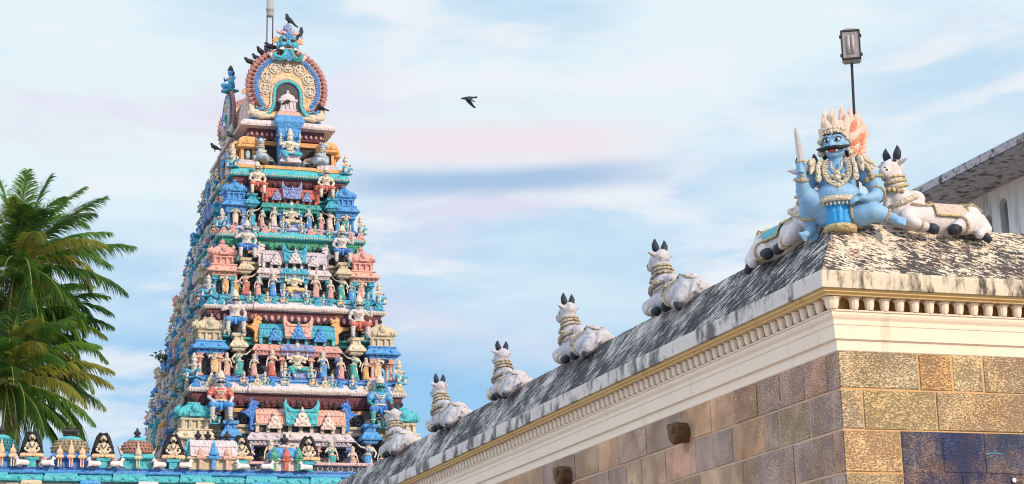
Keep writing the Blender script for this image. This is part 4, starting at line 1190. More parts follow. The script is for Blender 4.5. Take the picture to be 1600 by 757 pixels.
for ti, T in enumerate(TIERS):
    z0, hx = LV[ti]; z1, hx1 = LV[ti + 1]
    H = z1 - z0; s = H / 3.74 * 1.0
    hy = hx + DEEP; core = hx1 - 0.42
    fl = z0 + .74 * s
    # cornice with curved back, moulded strip and walking floor
    tput('cornice', ringband(hx, [(.22, z0 - .02), (.02, z0 - .0), (0, z0 + .16 * s), (.05, z0 + .18 * s), (.12, z0 + .32 * s), (.26, z0 + .44 * s), (.34, z0 + .48 * s)], s), pm(T['corn']))
    mb = MB()
    along(hx, -0.012, 0.115, lambda x, y, r: mb.box((x, y, z0 + .075 * s), (.06, .04, .07 * s), r))
    along(hx, -0.005, 5.0, lambda x, y, r: None)
    tput('dentil_band', mb, pm('sand'))
    mb = ringband(hx, [(.33, z0 + .46 * s), (.33, z0 + .54 * s), (.27, z0 + .55 * s), (.27, z0 + .63 * s), (.33, z0 + .65 * s)], s); tput('moulded_strip', mb, pm(T['strip']))
    mb = ringband(hx, [(.31, z0 + .64 * s), (.30, z0 + .72 * s), (.32, fl), (1.0, fl + .005)], s); tput('floor_slab', mb, pm(T['floor']))
    # recessed core wall, recess shadow put into its dark colour
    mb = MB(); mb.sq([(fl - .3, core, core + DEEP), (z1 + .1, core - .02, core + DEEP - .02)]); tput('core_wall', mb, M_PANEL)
    # ledge, orange band, rafters under the next cornice
    dd = hx - core
    tput('ledge', ringband(hx, [(dd - .02, z0 + 2.18 * s), (dd - .30, z0 + 2.2 * s), (dd - .32, z0 + 2.30 * s), (dd - .20, z0 + 2.32 * s), (dd - .20, z0 + 2.42 * s), (dd - .34, z0 + 2.44 * s), (dd - .35, z0 + 2.54 * s), (dd - .02, z0 + 2.56 * s)], s, 0.0), pm(T['ledge']))
    tput('painted_band', ringband(hx, [(dd - .0, z0 + 3.02 * s), (dd - .07, z0 + 3.04 * s), (dd - .08, z0 + 3.18 * s), (dd, z0 + 3.2 * s)], s, 0.0), pm(T['band']))
    tput('rafter_soffit', ringband(hx, [(dd - .0, z0 + 3.24 * s), (dd - .14, z0 + 3.26 * s), (dd - .25, z0 + 3.58 * s), (dd - .26, z1 + .02)], s, 0.0), pm('maroon' if T['raft'] != 'green' else 'green'))
    mb = MB()
    along(hx, dd - .20, .27, lambda x, y, r: mb.ell((x, y, z0 + 3.43 * s), (.095, .095, .13 * s), 8, 6), 0.0)
    tput('rafter_ends', mb, pm(T['raft']))
    # lower plinth wall between the columns on each side
    # corner pavilions
    kc = hx - .36 - .60 * s; kcy = kc + DEEP
    for sx in (-1, 1):
        for sy in (-1, 1):
            corner_pavilion(sx * kc, sy * kcy, z0 + 1.70 * s, s, T['kuta'])
            if sy == 1 and sx == 1: continue
            for cx, cy in ((-.42, -.42), (.42, -.42), (-.42, .42)) if sx == -1 else ((-.42, -.42), (.42, -.42), (.42, .42)):
                tput('column', ME_COL, pm(T['col'] if sy == -1 else T['colb']), (sx * kc + cx * s, sy * kcy + cy * s, fl), 0, (s * 1.05, s * 1.05, .98 * s))
    # front and sides
    for side in ('front', 'left', 'right'):
        half = hx if side == 'front' else hy
        L = .40 * half if side == 'front' else .36 * half
        vv = .36 + .42 * s
        barrel_shrine(side, hx, z0 + 1.72 * s, s, L, vv, T['sala'])
        cu = .545 * half if side == 'front' else .56 * half
        for k in (-1, 1): canopy(side, hx, k * cu, z0 + 1.84 * s, s, .46 * s + .02, T['can'])
        cols_u = [-.96 * L, -.34 * L, .34 * L, .96 * L]
        for u in cols_u:
            x, y = face_xy(side, hx, u, vv - .12 * s)
            tput('column', ME_COL, pm(T['colb'] if abs(u) > .5 * L else T['col']), (x, y, fl), SIDES[side], (s, s, 1.0 * s))
        for k, off in ((-1, .55), (1, .55)):
            if side == 'front': continue
            u = k * .78 * half * .93
        mb = MB()
        mb.box((0, 0, .06 * s), (2 * L, .5 * s, .12 * s)); mb.box((0, 0, .14 * s), (2 * L * .97, .42 * s, .06 * s))
        x, y = face_xy(side, hx, 0, vv + .05); tput('plinth', mb, pm(T['colb']), (x, y, fl), SIDES[side])
        # flat antefixes standing on the cornice slope
        for q, u in enumerate((-.93, -.80, -.66, -.38, -.24, .24, .38, .66, .80, .93) if side == 'front' else (-.85, -.55, -.3, .3, .55, .85)):
            x, y = face_xy(side, hx, u * half, .08)
            tput('antefix', ME_ANT, pm(T['ant'][q % 2]), (x, y, z0 + .17 * s), SIDES[side], s * (1.1 if q % 2 else .85))
        # relief carving on the dark wall and bosses along the cornice
        mb = MB(); rq_ = random.Random(ti * 7 + len(side))
        yv = (hx - core) - .03
        nn_ = int(half / .22)
        for i in range(nn_):
            u = -half * .86 + half * 1.72 * (i + .5) / nn_
            for zz_ in (1.15, 1.55, 2.75):
                cx_, cy_ = u, 0
                ring(mb, (u, 0, zz_ * s), (0, 1, 0), .10, .10, .03, n=8, m=4)
                for q_ in range(5): mb.ell((u + .09 * math.cos(q_ * 1.26 + i), -.02, zz_ * s + .12 * math.sin(q_ * 1.26 + i)), (.035, .04, .045), 6, 4)
        x, y = face_xy(side, hx, 0, yv); tput('wall_relief', mb, M_RELIEF, (x, y, z0), SIDES[side])
        mb = MB(); nn_ = int(half / .30)
        for i in range(nn_):
            u = -half * .93 + half * 1.86 * (i + .5) / nn_
            mb.ell((u, .10, .31 * s), (.075, .05, .075), 8, 5)
            mb.ell((u + .15, .045, .20 * s), (.03, .03, .03), 6, 4)
            mb.box((u, .29, .57 * s), (.10, .06, .06)); mb.box((u + .15, .29, .66 * s), (.05, .05, .04))
        x, y = face_xy(side, hx, 0, 0.0); tput('cornice_bosses', mb, pm('white' if T['corn'] == 'aqua' else 'skyblue'), (x, y, z0), SIDES[side])
# small carved bosses on the cornices
# ------------------------------------------------------------------ top storey with shrines and the arch
z0, hx = LV[4]; z1, hx1 = LV[5]
s = .72
tput('cornice', ringband(hx, [(.22, z0 - .02), (.02, z0), (0, z0 + .13), (.05, z0 + .15), (.12, z0 + .28), (.24, z0 + .40), (.30, z0 + .43)], s), pm('aqua'))
mb = MB(); along(hx, -0.012, 0.115, lambda x, y, r: mb.box((x, y, z0 + .065), (.06, .04, .06), r)); tput('dentil_band', mb, pm('sand'))
tput('floor_slab', ringband(hx, [(.30, z0 + .40), (.22, z0 + .44), (.22, z0 + .56), (.30, z0 + .60)], s), pm('orange'))
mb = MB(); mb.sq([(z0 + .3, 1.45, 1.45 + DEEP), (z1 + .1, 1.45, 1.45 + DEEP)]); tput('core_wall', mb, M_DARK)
FZ = z0 + .60
dd = hx - 1.45
tput('painted_band', ringband(hx, [(dd, FZ + 1.2), (dd - .12, FZ + 1.22), (dd - .13, FZ + 1.42), (dd, FZ + 1.44)], s, 0), pm('orange'))
tput('rafter_soffit', ringband(hx, [(dd, FZ + 1.46), (dd - .2, FZ + 1.48), (dd - .32, z1 + .0)], s, 0), pm('maroon'))
mb = MB(); along(hx, dd - .26, .2, lambda x, y, r: mb.ell((x, y, FZ + 1.68), (.07, .07, .10), 8, 6), 0.0); tput('rafter_ends', mb, pm('rose'))
# roof slab
tput('cornice', ringband(hx1, [(.4, z1 - .04), (.0, z1 - .02), (0, z1 + .12), (.06, z1 + .16), (.18, z1 + .30), (.34, z1 + .34)], s, .05), pm('lilac'))
mb = MB(); along(hx1, -0.012, 0.12, lambda x, y, r: mb.box((x, y, z1 + .05), (.05, .04, .05), r), .05); tput('dentil_band', mb, pm('palepink'))
# little ochre shrines
def small_shrine(side, u, v, w_=.62, rcol='orange', pcol='orange', h=.95):
    x, y = face_xy(side, hx, u, v)
    mb = MB(); mb.box((0, 0, .07), (w_ * 1.5, .6, .14)); mb.box((0, 0, .18), (w_ * 1.3, .55, .10))
    b_ = tput('small_shrine', mb, pm('lavender'), (x, y, FZ), SIDES[side])
    mb = MB()
    for k in (-1, 1): mb.box((k * w_ * .42, -.12, h * .28), (w_ * .2, .2, h * .56)); mb.box((k * w_ * .42, .2, h * .28), (w_ * .2, .2, h * .56))
    put('post', mb, pm(pcol), b_, (0, 0, .23))
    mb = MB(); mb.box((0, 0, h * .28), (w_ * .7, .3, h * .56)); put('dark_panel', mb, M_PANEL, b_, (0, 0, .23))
    mb = MB(); mb.ell((0, -.16, h * .3), (.10, .03, .2), 10, 8); 
    for q in range(5): mb.ell((.09 * math.cos(q * 1.257), -.17, h * .3 + .1 * math.sin(q * 1.257)), .03, 6, 5)
    put('carved_lotus', mb, pm('iceblue'), b_, (0, 0, .23))
    mb = MB(); mb.sq([(0, w_ * .62, .33), (.05, w_ * .78, .42), (.12, w_ * .78, .42), (.18, w_ * .62, .34), (.20, w_ * .66, .36), (.32, w_ * .72, .38), (.46, w_ * .60, .32), (.56, w_ * .38, .24), (.60, w_ * .12, .1)])
    mb.ell((0, -.36, .34), (.17, .07, .17), 12, 8)
    for k in (-1, 1): mb.ell((k * w_ * .62, -.3, .28), (.10, .10, .13), 8, 6); mb.ell((k * w_ * .3, -.36, .27), (.07, .05, .09), 8, 6)
    put('roof', mb, pm(rcol), b_, (0, 0, .23 + h * .56))
    return b_
small_shrine('front', -1.86, .62); small_shrine('front', 1.74, .62)
for u, rc in ((-3.3, 'teal'), (-1.9, 'green'), (1.6, 'skyblue'), (3.3, 'orange')): small_shrine('left', u, .62, rcol=rc, pcol=rc)
for u in (-3.3, 3.3): small_shrine('right', u, .62)
# blue pier behind the middle deity, running up through the eaves
mb = MB(); mb.box((0, 0, .70), (.95, .5, 1.4)); mb.sq([(1.35, .52, .30), (1.42, .60, .36), (1.50, .50, .28), (1.72, .52, .30), (1.8, .50, .28), (2.02, .62, .38), (2.12, .68, .42), (2.22, .66, .40), (2.26, .60, .34), (2.42, .60, .34)])
for k in (-.45, -.15, .15, .45): mb.box((k, -.28, 1.62), (.08, .08, .22))
x, y = face_xy('front', hx, 0, .62); tput('central_pier', mb, pm('skyblue'), (x, y, FZ))
mb = MB(); mb.sq([(0, .52, .26), (.18, .56, .28), (.24, .50, .24), (.34, .46, .22)]); 
tput('stepped_sill', mb, pm('pink'), (0, -(hx1 + DEEP) + .12, z1 + .36))
# barrel vault roof along the long axis
RZ = z1 + .30
mb = MB()
vl = hx1 + DEEP - .75
prof = [(-1.55, 0), (-1.72, .5), (-1.72, 1.1), (-1.5, 1.9), (-1.15, 2.45), (-.6, 2.85), (0, 3.0), (.6, 2.85), (1.15, 2.45), (1.5, 1.9), (1.72, 1.1), (1.72, .5), (1.55, 0)]
mb.loft([[(x, y, RZ + z * .92) for x, z in prof] for y in (-vl, vl)])
for i in range(15):
    y = -vl + 2 * vl * (i + .5) / 15; mb.loft([[(x * 1.03, y + dy, RZ + z * .935) for x, z in prof] for dy in (-.05, .05)])
tput('vault_roof', mb, pm('palepink'))
mb = MB(); mb.box((0, 0, RZ + .08), (3.5, 2 * vl + .2, .16)); mb.box((0, 0, RZ + .22), (3.3, 2 * vl + .1, .12)); tput('vault_plinth', mb, pm('skyblue'))
for i in range(7): tput('roof_finial', ME_FIN, M_DARK, (0, -vl + .8 + (2 * vl - 1.6) * i / 6, RZ + 2.74), 0, 1.5)

def arch_pts(r, zc, k0=-46, k1=226, n=40, sx=1.0):
    return [(r * sx * math.cos(math.radians(k0 + (k1 - k0) * i / n)), zc + r * math.sin(math.radians(k0 + (k1 - k0) * i / n))) for i in range(n + 1)]
def gable_arch(parent_xy, rz, k, front=True):
    """horseshoe gable: origin at foot centre; k overall scale"""
    g0 = MB()
    zc = 1.60
    # back plate
    poly = arch_pts(1.60, zc)
    g0.prism([(-1.35, .05)] + [p for p in reversed(poly)] + [(1.35, .05)], -.05, .25)
    root_ = tput('arched_gable', g0, pm('peach'), (*parent_xy, RZ + .12), rz, k)
    mb = MB()    # flame lobes round the rim
    n = 36
    for i in range(n):
        t = math.radians(-34 + 248 * (i + .5) / n)
        if abs(t - PI / 2) < .17: continue
        d = Vector((math.cos(t), 0, math.sin(t))); sdd = Vector((-math.sin(t), 0, math.cos(t))) * (1 if t < PI / 2 else -1)
        c0 = Vector((0, .06, zc)) + d * 1.50
        pts = [c0, c0 + d * .18 + sdd * .02, c0 + d * .34 + sdd * .08, c0 + d * .46 + sdd * .20]
        mb.tube(pts, [.13, .145, .115, .012], 8)
    put('flame_rim', mb, paint('dusky_red_flame', (.42, .17, .17), carve=9, grime=.85, scale=8, bump=.9, chalk=.4), root_)
    mb = MB()
    for i in range(n):
        t = math.radians(-34 + 248 * (i + .5) / n)
        if abs(t - PI / 2) < .17: continue
        c0 = Vector((math.cos(t) * 1.68, -.06, zc + math.sin(t) * 1.68)); mb.ell(c0, (.075, .05, .075), 8, 6)
    put('flame_bosses', mb, pm('maroon'), root_)
    mb = MB(); mb.smooth = True; mb.tube([(x, -.06, z) for x, z in arch_pts(1.46, zc, -42, 222)], .105, 8)
    put('blue_ring', mb, pm('blue'), root_)
    mb = MB(); mb.smooth = True
    for x, z in arch_pts(1.56, zc, -42, 222, 70): mb.ell((x, -.15, z), .032, 6, 5)
    for x, z in arch_pts(1.36, zc, -42, 222, 64): mb.ell((x, -.13, z), .026, 6, 5)
    put('bead_string', mb, pm('iceblue'), root_)
    # inner horseshoe that flares outward at the foot
    def shoe(r):
        pts = [(-1.2 - (0.66 - r) * -.5, .13 + (r - .5) * .0)]
        pts = [(-1.25, .20 - (.66 - r) * .6), (-.98, .22 - (.66 - r) * .7), (-r - .12, .42), (-r, .75), (-r, 1.15)]
        pts += [(r * math.cos(t), 1.25 + r * math.sin(t) * 1.0) for t in [PI - PI * i / 12 for i in range(1, 12)]]
        pts += [(r, 1.15), (r, .75), (r + .12, .42), (.98, .22 - (.66 - r) * .7), (1.25, .20 - (.66 - r) * .6)]
        return pts
    mb = MB(); mb.smooth = True; mb.tube([(x, -.12, z) for x, z in shoe(.62)], .075, 8); put('inner_ring', mb, pm('aqua'), root_)
    mb = MB(); mb.smooth = True; mb.tube([(x, -.10, z) for x, z in shoe(.76)], .06, 8); put('cream_ring', mb, pm('sand'), root_)
    mb = MB(); mb.smooth = True
    for a_, b_ in zip(shoe(.69)[:-1], shoe(.69)[1:]):
        for q in (0, .5): mb.ell((a_[0] + (b_[0] - a_[0]) * q, -.15, a_[1] + (b_[1] - a_[1]) * q), .03, 6, 5)
    put('inner_beads', mb, pm('sand'), root_)
    # niche
    sh = [(x, z) for x, z in shoe(.56) if z > .3]
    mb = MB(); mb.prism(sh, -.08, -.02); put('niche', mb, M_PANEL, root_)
    mb = MB(); mb.sq([(0, .38, .16), (.1, .40, .18), (.12, .34, .14), (.45, .34, .14), (.5, .44, .2), (.58, .44, .2)], (0, -.2, .35))
    mb.ell((0, -.2, .98), (.36, .18, .26), 16, 8); mb.lathe([(.1, 0), (.12, .05), (.05, .1), (.07, .15), (.01, .24)], (0, -.2, 1.2), 8)
    for q in (-.3, -.1, .1, .3): mb.box((q, -.36, .62), (.07, .06, .3))
    put('niche_shrine', mb, pm('lilac'), root_)
    # medallions with small seated figures carved into the band
    for i, a_ in enumerate((-8, 24, 57, 90, 123, 156, 188)):
        t = math.radians(a_); big = 1.25 if a_ == 90 else 1.0
        cx_, cz_ = 1.07 * math.cos(t), zc + 1.07 * math.sin(t) * .97 + (0.03 if a_ == 90 else 0)
        mb = MB(); mb.smooth = True
        ring(mb, (cx_, -.09, cz_), (0, 1, 0), .235 * big, .235 * big, .04, n=18, bead=.2); big *= 1.15
        mb.ell((cx_, -.10, cz_ - .10 * big), (.15 * big, .07, .055 * big), 10, 6); mb.ell((cx_, -.10, cz_), (.075 * big, .06, .11 * big), 10, 6)
        mb.ell((cx_, -.13, cz_ + .135 * big), (.05 * big, .05, .06 * big), 8, 6); mb.cap((cx_, -.12, cz_ + .17 * big), .04 * big, (cx_, -.12, cz_ + .25 * big), .012)
        for q in (-1, 1): mb.chain([(cx_ + q * .075 * big, -.11, cz_ + .07 * big), (cx_ + q * .13 * big, -.14, cz_ - .01), (cx_ + q * .06 * big, -.18, cz_ - .06)], [.03, .026, .022])
        put('carved_medallion', mb, M_SKIN, root_)
    mb = MB(); mb.smooth = True
    for i in range(26):
        t = math.radians(-30 + 240 * i / 25); r_ = 1.07 + .24 * math.sin(i * 2.4)
        mb.ell((r_ * math.cos(t), -.05, zc + r_ * math.sin(t)), (.07, .05, .07), 6, 5)
    put('scroll_leaves', mb, pm('orange'), root_)
    mb = MB(); mb.smooth = True
    for i in range(90):
        t = math.radians(-36 + 252 * i / 89); r_ = 1.07 + .27 * math.sin(i * 1.9)
        ring(mb, (r_ * math.cos(t), -.06, zc + r_ * math.sin(t)), (0, 1, 0), .055, .055, .024, n=8, m=4)
    put('scroll_carving', mb, M_SKIN, root_)
    for q in (-1, 1):       # scrolls and flowers at the feet
        mb = MB(); mb.smooth = True
        mb.tube([(q * (1.0 + .62 * math.sin(u_) ), -.10, .22 + .30 * (1 - math.cos(u_)) * .9) for u_ in [i * .16 for i in range(13)]], [.13 - .005 * i for i in range(13)], 8)
        mb.chain([(q * .75, -.08, .14), (q * 1.2, -.10, .12), (q * 1.62, -.08, .26), (q * 1.72, -.05, .62)], [.09, .15, .17, .07])
        mb.ell((q * 1.45, -.2, .30), (.14, .06, .10), 8, 6); mb.ell((q * 1.15, -.2, .20), (.13, .06, .07), 8, 6)
        put('foot_scroll', mb, pm('cream'), root_)
        mb = MB(); mb.smooth = True; mb.tube([(q * (1.30 + .17 * math.cos(u_)), -.16, .62 + .20 * math.sin(u_)) for u_ in [PI * .9 + i * .26 for i in range(13)]], .05, 6); put('blue_scroll', mb, pm('skyblue'), root_)
        mb = MB(); mb.smooth = True
        for j in range(6): mb.ell((q * .98 + .075 * math.cos(j * 1.047), -.17, .56 + .06 * math.sin(j * 1.047)), (.05, .035, .04), 6, 5)
        mb.ell((q * .98, -.2, .56), .035, 6, 5); put('carved_flower', mb, pm('pink'), root_)
        mb = MB(); mb.smooth = True; mb.tube([(q * (.98 + .21 * math.cos(u_)), -.15, .56 + .15 * math.sin(u_)) for u_ in [PI * 1.05 + i * .25 for i in range(12)]], .035, 6); put('turquoise_scroll', mb, pm('aqua'), root_)
    return root_
gy = -(hx1 + DEEP) + .42
ga = gable_arch((0, gy), 0, .985)
gb = gable_arch((0, -gy), PI, .985)
# side gables, smaller, half way along the long sides
for side, sg in (('left', -1), ('right', 1)):
    g2 = gable_arch((sg * (hx1 - .15), 0), SIDES[side], .70)
# monster face over the arch
def monster_face(parent, z, k=1.0):
    b = MB()
    b.ell((0, 0, .62), (.47, .28, .46)); b.ell((0, -.10, .42), (.40, .24, .26)); b.cap((0, -.26, .62), .06, (0, -.38, .46), .11)
    for q in (-1, 1):
        b.ell((q * .24, -.20, .46), (.16, .14, .13)); b.ell((q * .10, -.32, .45), .07); b.ell((q * .22, -.16, .86), (.19, .14, .085)); b.cap((q * .42, -.02, .6), .12, (q * .44, -.02, .34), .10)
    b.ell((0, .06, .9), (.36, .2, .2))
    mf = put('monster_face', fuse(b, .03, 2, 'monster_face'), pm('cyan'), parent, (0, -.08, z), sc=k)
    mb = MB(); mb.smooth = True
    for q in (-1, 1):
        mb.chain([(q * .06, -.34, .32), (q * .20, -.34, .29), (q * .34, -.26, .26), (q * .44, -.14, .34)], [.05, .055, .05, .04])
    put('red_mouth', mb, pm('maroon'), mf)
    mb = MB(); mb.smooth = True
    for q in (-1, 1):
        for i in range(4): mb.cap((q * (.22 + .05 * i), -.34, .30 - .02 * i), .035, (q * (.27 + .055 * i), -.36, .16 + .01 * i), .03)
    for i in range(5): mb.ell((-.10 + .05 * i, -.36, .22), (.024, .03, .04), 6, 5)
    put('teeth', mb, pm('white'), mf)
    for q in (-1, 1):
        mb = MB(); mb.smooth = True; mb.ell((q * .21, -.25, .68), (.135, .08, .105), 14, 8); put('eye', mb, M_BLACK, mf)
        mb = MB(); mb.smooth = True; mb.ell((q * .20, -.325, .70), (.03, .02, .03), 8, 6); mb.tube([(q * (.21 + .145 * math.cos(u_)), -.27, .68 + .115 * math.sin(u_)) for u_ in [i * .42 for i in range(16)]], .018, 6); put('eye_rim', mb, pm('iceblue'), mf)
        mb = MB(); mb.smooth = True
        mb.chain([(q * .06, -.18, .98), (q * .22, -.2, 1.06), (q * .38, -.16, 1.05), (q * .50, -.1, 1.12), (q * .56, -.08, 1.22)], [.06, .085, .075, .05, .02])
        mb.chain([(q * .20, -.1, 1.08), (q * .30, -.08, 1.2), (q * .26, -.06, 1.3)], [.07, .05, .02]); mb.chain([(q * .08, -.1, 1.06), (q * .12, -.08, 1.16)], [.07, .04])
        put('brow_curl', mb, pm('rose'), mf)
        mb = MB(); mb.smooth = True
        for i in range(5):
            t = math.radians(-20 + 32 * i); mb.cap((q * .48, 0, .70), .09, (q * (.50 + .24 * math.cos(t)), 0, .70 + .22 * math.sin(t)), .03)
        put('ear_fan', mb, pm('orange'), mf)
        mb = MB(); mb.smooth = True
        mb.chain([(q * .14, -.30, .20), (q * .16, -.30, -.02), (q * .24, -.28, -.20), (q * .42, -.26, -.27), (q * .58, -.24, -.22), (q * .66, -.22, -.08), (q * .60, -.22, .03)], [.09, .11, .12, .12, .11, .09, .05])
        for i in range(7): mb.ell((q * (.24 + .055 * i), -.38, -.17 - .08 * math.sin(i * .5)), (.03, .04, .07), 6, 5)
        put('foliage_curl', mb, pm('aqua' if q < 0 else 'teal'), mf)
        mb = MB(); mb.smooth = True; mb.chain([(q * .68, -.1, -.2), (q * .82, -.1, -.05), (q * .78, -.1, .05)], [.12, .09, .04]); put('side_curl', mb, pm('lilac'), mf)
    mb = MB(); mb.smooth = True
    for i, (zz, r_) in enumerate(((.98, .09), (.84, .05), (.76, .04), (.06, .07), (-.06, .09), (-.22, .12))): ring(mb, (0, -.32 if zz < .5 else -.28, zz), (0, 1, 0), r_, r_, r_ * .45, n=14); mb.ell((0, -.32 if zz < .5 else -.28, zz), (r_ * .55, .05, r_ * .55), 8, 6)
    put('roundels', mb, pm('skyblue'), mf)
    mb = MB(); mb.smooth = True; mb.sq([(0, .16, .14), (.30, .19, .15), (.42, .17, .13), (.46, .08, .08)], (0, .02, 1.08)); put('top_knob', mb, pm('periwinkle'), mf)
    return mf
monster_face(ga, 3.15, .98)
monster_face(gb, 3.15, .98)
for o in list(ga.children): pass
# ------------------------------------------------------------------ figures on the tower
LIB = {}
def head(b, c, r=.075):
    x, y, z = c
    b.ell(c, (r, r * 1.05, r * 1.15)); b.ell((x, y - r * .3, z - r * .6), (r * .75, r * .7, r * .6)); b.cap((x, y - r * .95, z + r * .1), r * .14, (x, y - r * 1.2, z - r * .3), r * .2)
    for k in (-1, 1): b.ell((x + k * r, y, z - r * .2), (r * .2, r * .35, r * .55))
    b.cap((x, y + .01, z - r * 1.1), r * .55, (x, y + .02, z - r * 2.0), r * .6)
def arm(b, pts, r=.042):
    b.chain(pts, [r, r * .8, r * .62]); 
    p = Vector(pts[-1]); d = (p - Vector(pts[-2])).normalized()
    b.ell(p + d * .035, (.035, .03, .035))
def crown(mb, c, r=.08, h=.22):
    x, y, z = c
    mb.lathe([(r * 1.05, -.01), (r * 1.2, .02), (r * .95, .05), (r, .08), (r * .8, .10), (r * .85, h * .6), (r * .5, h * .75), (r * .45, h * .85), (.012, h)], (x, y, z), 12)
    for i in range(7):
        t = math.radians(-90 + 30 * i - 0); mb.ell((x + r * 1.1 * math.sin(t), y - r * 1.0 * math.cos(t), z + .03), .02, 6, 5)
def necklaces(mb, z=.78, y=-.09, w=.10):
    for k, (dz, ww) in enumerate(((0, w), (-.05, w * .95), (-.12, w * .7))):
        mb.tube([(-ww, y + .05, z + .03), (-ww * .6, y, z + dz * .6 - .01), (0, y - .015, z + dz - .03), (ww * .6, y, z + dz * .6 - .01), (ww, y + .05, z + .03)], .013, 6)
    
def lib(kind):
    """list of (part name, mesh, default material) for one kind of figure, about 1 m tall"""
    if kind in LIB: return LIB[kind]
    b = MB(); garment = MB(); garment.smooth = True; cr = MB(); cr.smooth = True; orn = MB(); orn.smooth = True; extra = []
    if kind in ('standing_deity', 'dancer', 'attendant'):
        sway = .035 if kind != 'standing_deity' else 0
        b.ell((sway, 0, .50), (.115, .09, .09)); b.ell((0, 0, .60), (.09, .07, .08)); b.ell((-sway * .4, -.01, .70), (.12, .085, .10)); b.cap((-.12, 0, .77), .05, (.12, 0, .77), .05)
        if kind != 'standing_deity':
            for k in (-1, 1): b.ell((k * .055, -.075, .71), .05)
        head(b, (0, -.02, .90))
        for k in (-1, 1):
            b.chain([(k * .06 + sway, 0, .46), (k * .07, -.03, .26), (k * .07, 0, .06)], [.075, .055, .035]); b.cap((k * .07, 0, .03), .03, (k * .08, -.09, .02), .026)
        if kind == 'standing_deity':
            for k in (-1, 1):
                arm(b, [(k * .14, 0, .77), (k * .20, -.02, .60), (k * .13, -.14, .62)]); arm(b, [(k * .15, .03, .77), (k * .24, .02, .70), (k * .22, -.03, .88)], .036)
            orn.ell((-.23, -.03, .95), (.035, .02, .05), 8, 6); orn.ell((.23, -.03, .95), (.035, .02, .05), 8, 6)
            rings = []
            for z, rx, ry in ((.56, .105, .085), (.50, .125, .10), (.40, .12, .10), (.28, .11, .09), (.16, .11, .085), (.12, .11, .085)):
                rings.append([(rx * math.cos(t) * (1 + .06 * math.cos(t * 8)), ry * math.sin(t) * (1 + .06 * math.cos(t * 8)), z) for t in [2 * PI * j / 24 for j in range(24)]])
            garment.loft(rings)
        else:
            if kind == 'dancer':
                arm(b, [(.13, 0, .77), (.27, -.03, .80), (.40, -.03, .92)], .040); arm(b, [(-.13, 0, .77), (-.24, 0, .62), (-.18, -.08, .50)], .040)
            else:
                arm(b, [(.13, 0, .77), (.20, -.01, .60), (.22, -.06, .44)], .038); arm(b, [(-.13, 0, .77), (-.21, -.02, .64), (-.12, -.13, .68)], .038)
            rings = []
            for z, rx, ry, dx in ((.58, .09, .075, 0), (.50, .135, .11, sway), (.40, .125, .11, sway), (.25, .13, .11, sway * .4), (.10, .16, .13, 0), (.04, .175, .14, 0)):
                rings.append([(dx + rx * math.cos(t) * (1 + .07 * math.cos(t * 9)), ry * math.sin(t) * (1 + .07 * math.cos(t * 9)), z) for t in [2 * PI * j / 27 for j in range(27)]])
            garment.loft(rings)
            garment.ell((-.0, -.03, .69), (.115, .085, .06), 12, 6)
            garment.chain([(-.10, -.06, .62), (.02, -.09, .70), (.11, -.02, .79)], [.035, .035, .03])
        crown(cr, (0, -.01, .95), .075, .20 if kind == 'standing_deity' else .13)
        cr.ell((0, .05, .88), (.085, .06, .09), 10, 8)
        necklaces(orn); ring(orn, (sway, 0, .55), (0, 0, 1), .12, .10, .018, bead=.3)
        pb = MB(); pb.lathe([(.2, -.02), (.21, .0), (.19, .012), (.17, .02)], n=16); extra.append(('footing', pb.mesh('footing'), pm('periwinkle')))
    elif kind == 'seated_deity':
        b.ell((0, 0, .30), (.16, .12, .11)); b.ell((0, -.02, .42), (.12, .10, .12)); b.ell((0, 0, .56), (.15, .10, .12)); b.cap((-.15, 0, .63), .06, (.15, 0, .63), .06)
        head(b, (0, -.02, .80), .085)
        b.chain([(.08, 0, .28), (.28, -.10, .27), (.10, -.22, .24)], [.09, .07, .045]); b.ell((.04, -.24, .24), (.07, .04, .035))
        b.chain([(-.08, 0, .28), (-.22, -.16, .28), (-.12, -.22, .04)], [.09, .07, .04]); b.cap((-.12, -.22, .01), .035, (-.12, -.31, 0), .03)
        for k in (-1, 1):
            arm(b, [(k * .17, 0, .63), (k * .23, -.04, .46), (k * .14, -.18, .46)], .046); arm(b, [(k * .18, .03, .64), (k * .30, .0, .56), (k * .30, -.05, .74)], .04)
            orn.cap((k * .30, -.05, .78), .02, (k * .30, -.05, .90), .035)
        garment.chain([(.06, 0, .26), (.29, -.10, .25), (.09, -.235, .23)], [.095, .085, .055]); garment.chain([(-.06, 0, .26), (-.23, -.17, .26), (-.15, -.23, .12)], [.095, .085, .055]); garment.ell((0, -.08, .23), (.15, .13, .07), 12, 6)
        crown(cr, (0, -.01, .86), .085, .26); cr.ell((0, .06, .78), (.10, .05, .10), 10, 8)
        necklaces(orn, .60, -.11, .13); ring(orn, (0, -.01, .38), (0, 0, 1), .135, .115, .02, bead=.3)
        for k in (-1, 1): ring(orn, (k * .205, -.02, .55), (0.2, 0, 1), .055, .055, .012, n=12)
        pb = MB(); pb.sq([(-.02, .34, .20), (.05, .32, .18), (.12, .26, .15), (.18, .32, .18), (.20, .33, .19)], (0, .03, 0)); extra.append(('pedestal', pb.mesh('pedestal'), pm('periwinkle')))
    elif kind in ('giant', 'giant_raised'):
        b.ell((0, .04, .40), (.15, .12, .12)); b.ell((0, 0, .52), (.14, .11, .12)); b.ell((0, 0, .66), (.16, .11, .12)); b.cap((-.16, 0, .73), .07, (.16, 0, .73), .07)
        head(b, (0, -.04, .90), .095)
        for k in (-1, 1):
            b.chain([(k * .09, .02, .38), (k * .20, -.20, .36), (k * .20, -.20, .06)], [.095, .075, .045]); b.cap((k * .20, -.21, .03), .04, (k * .22, -.32, .02), .034)
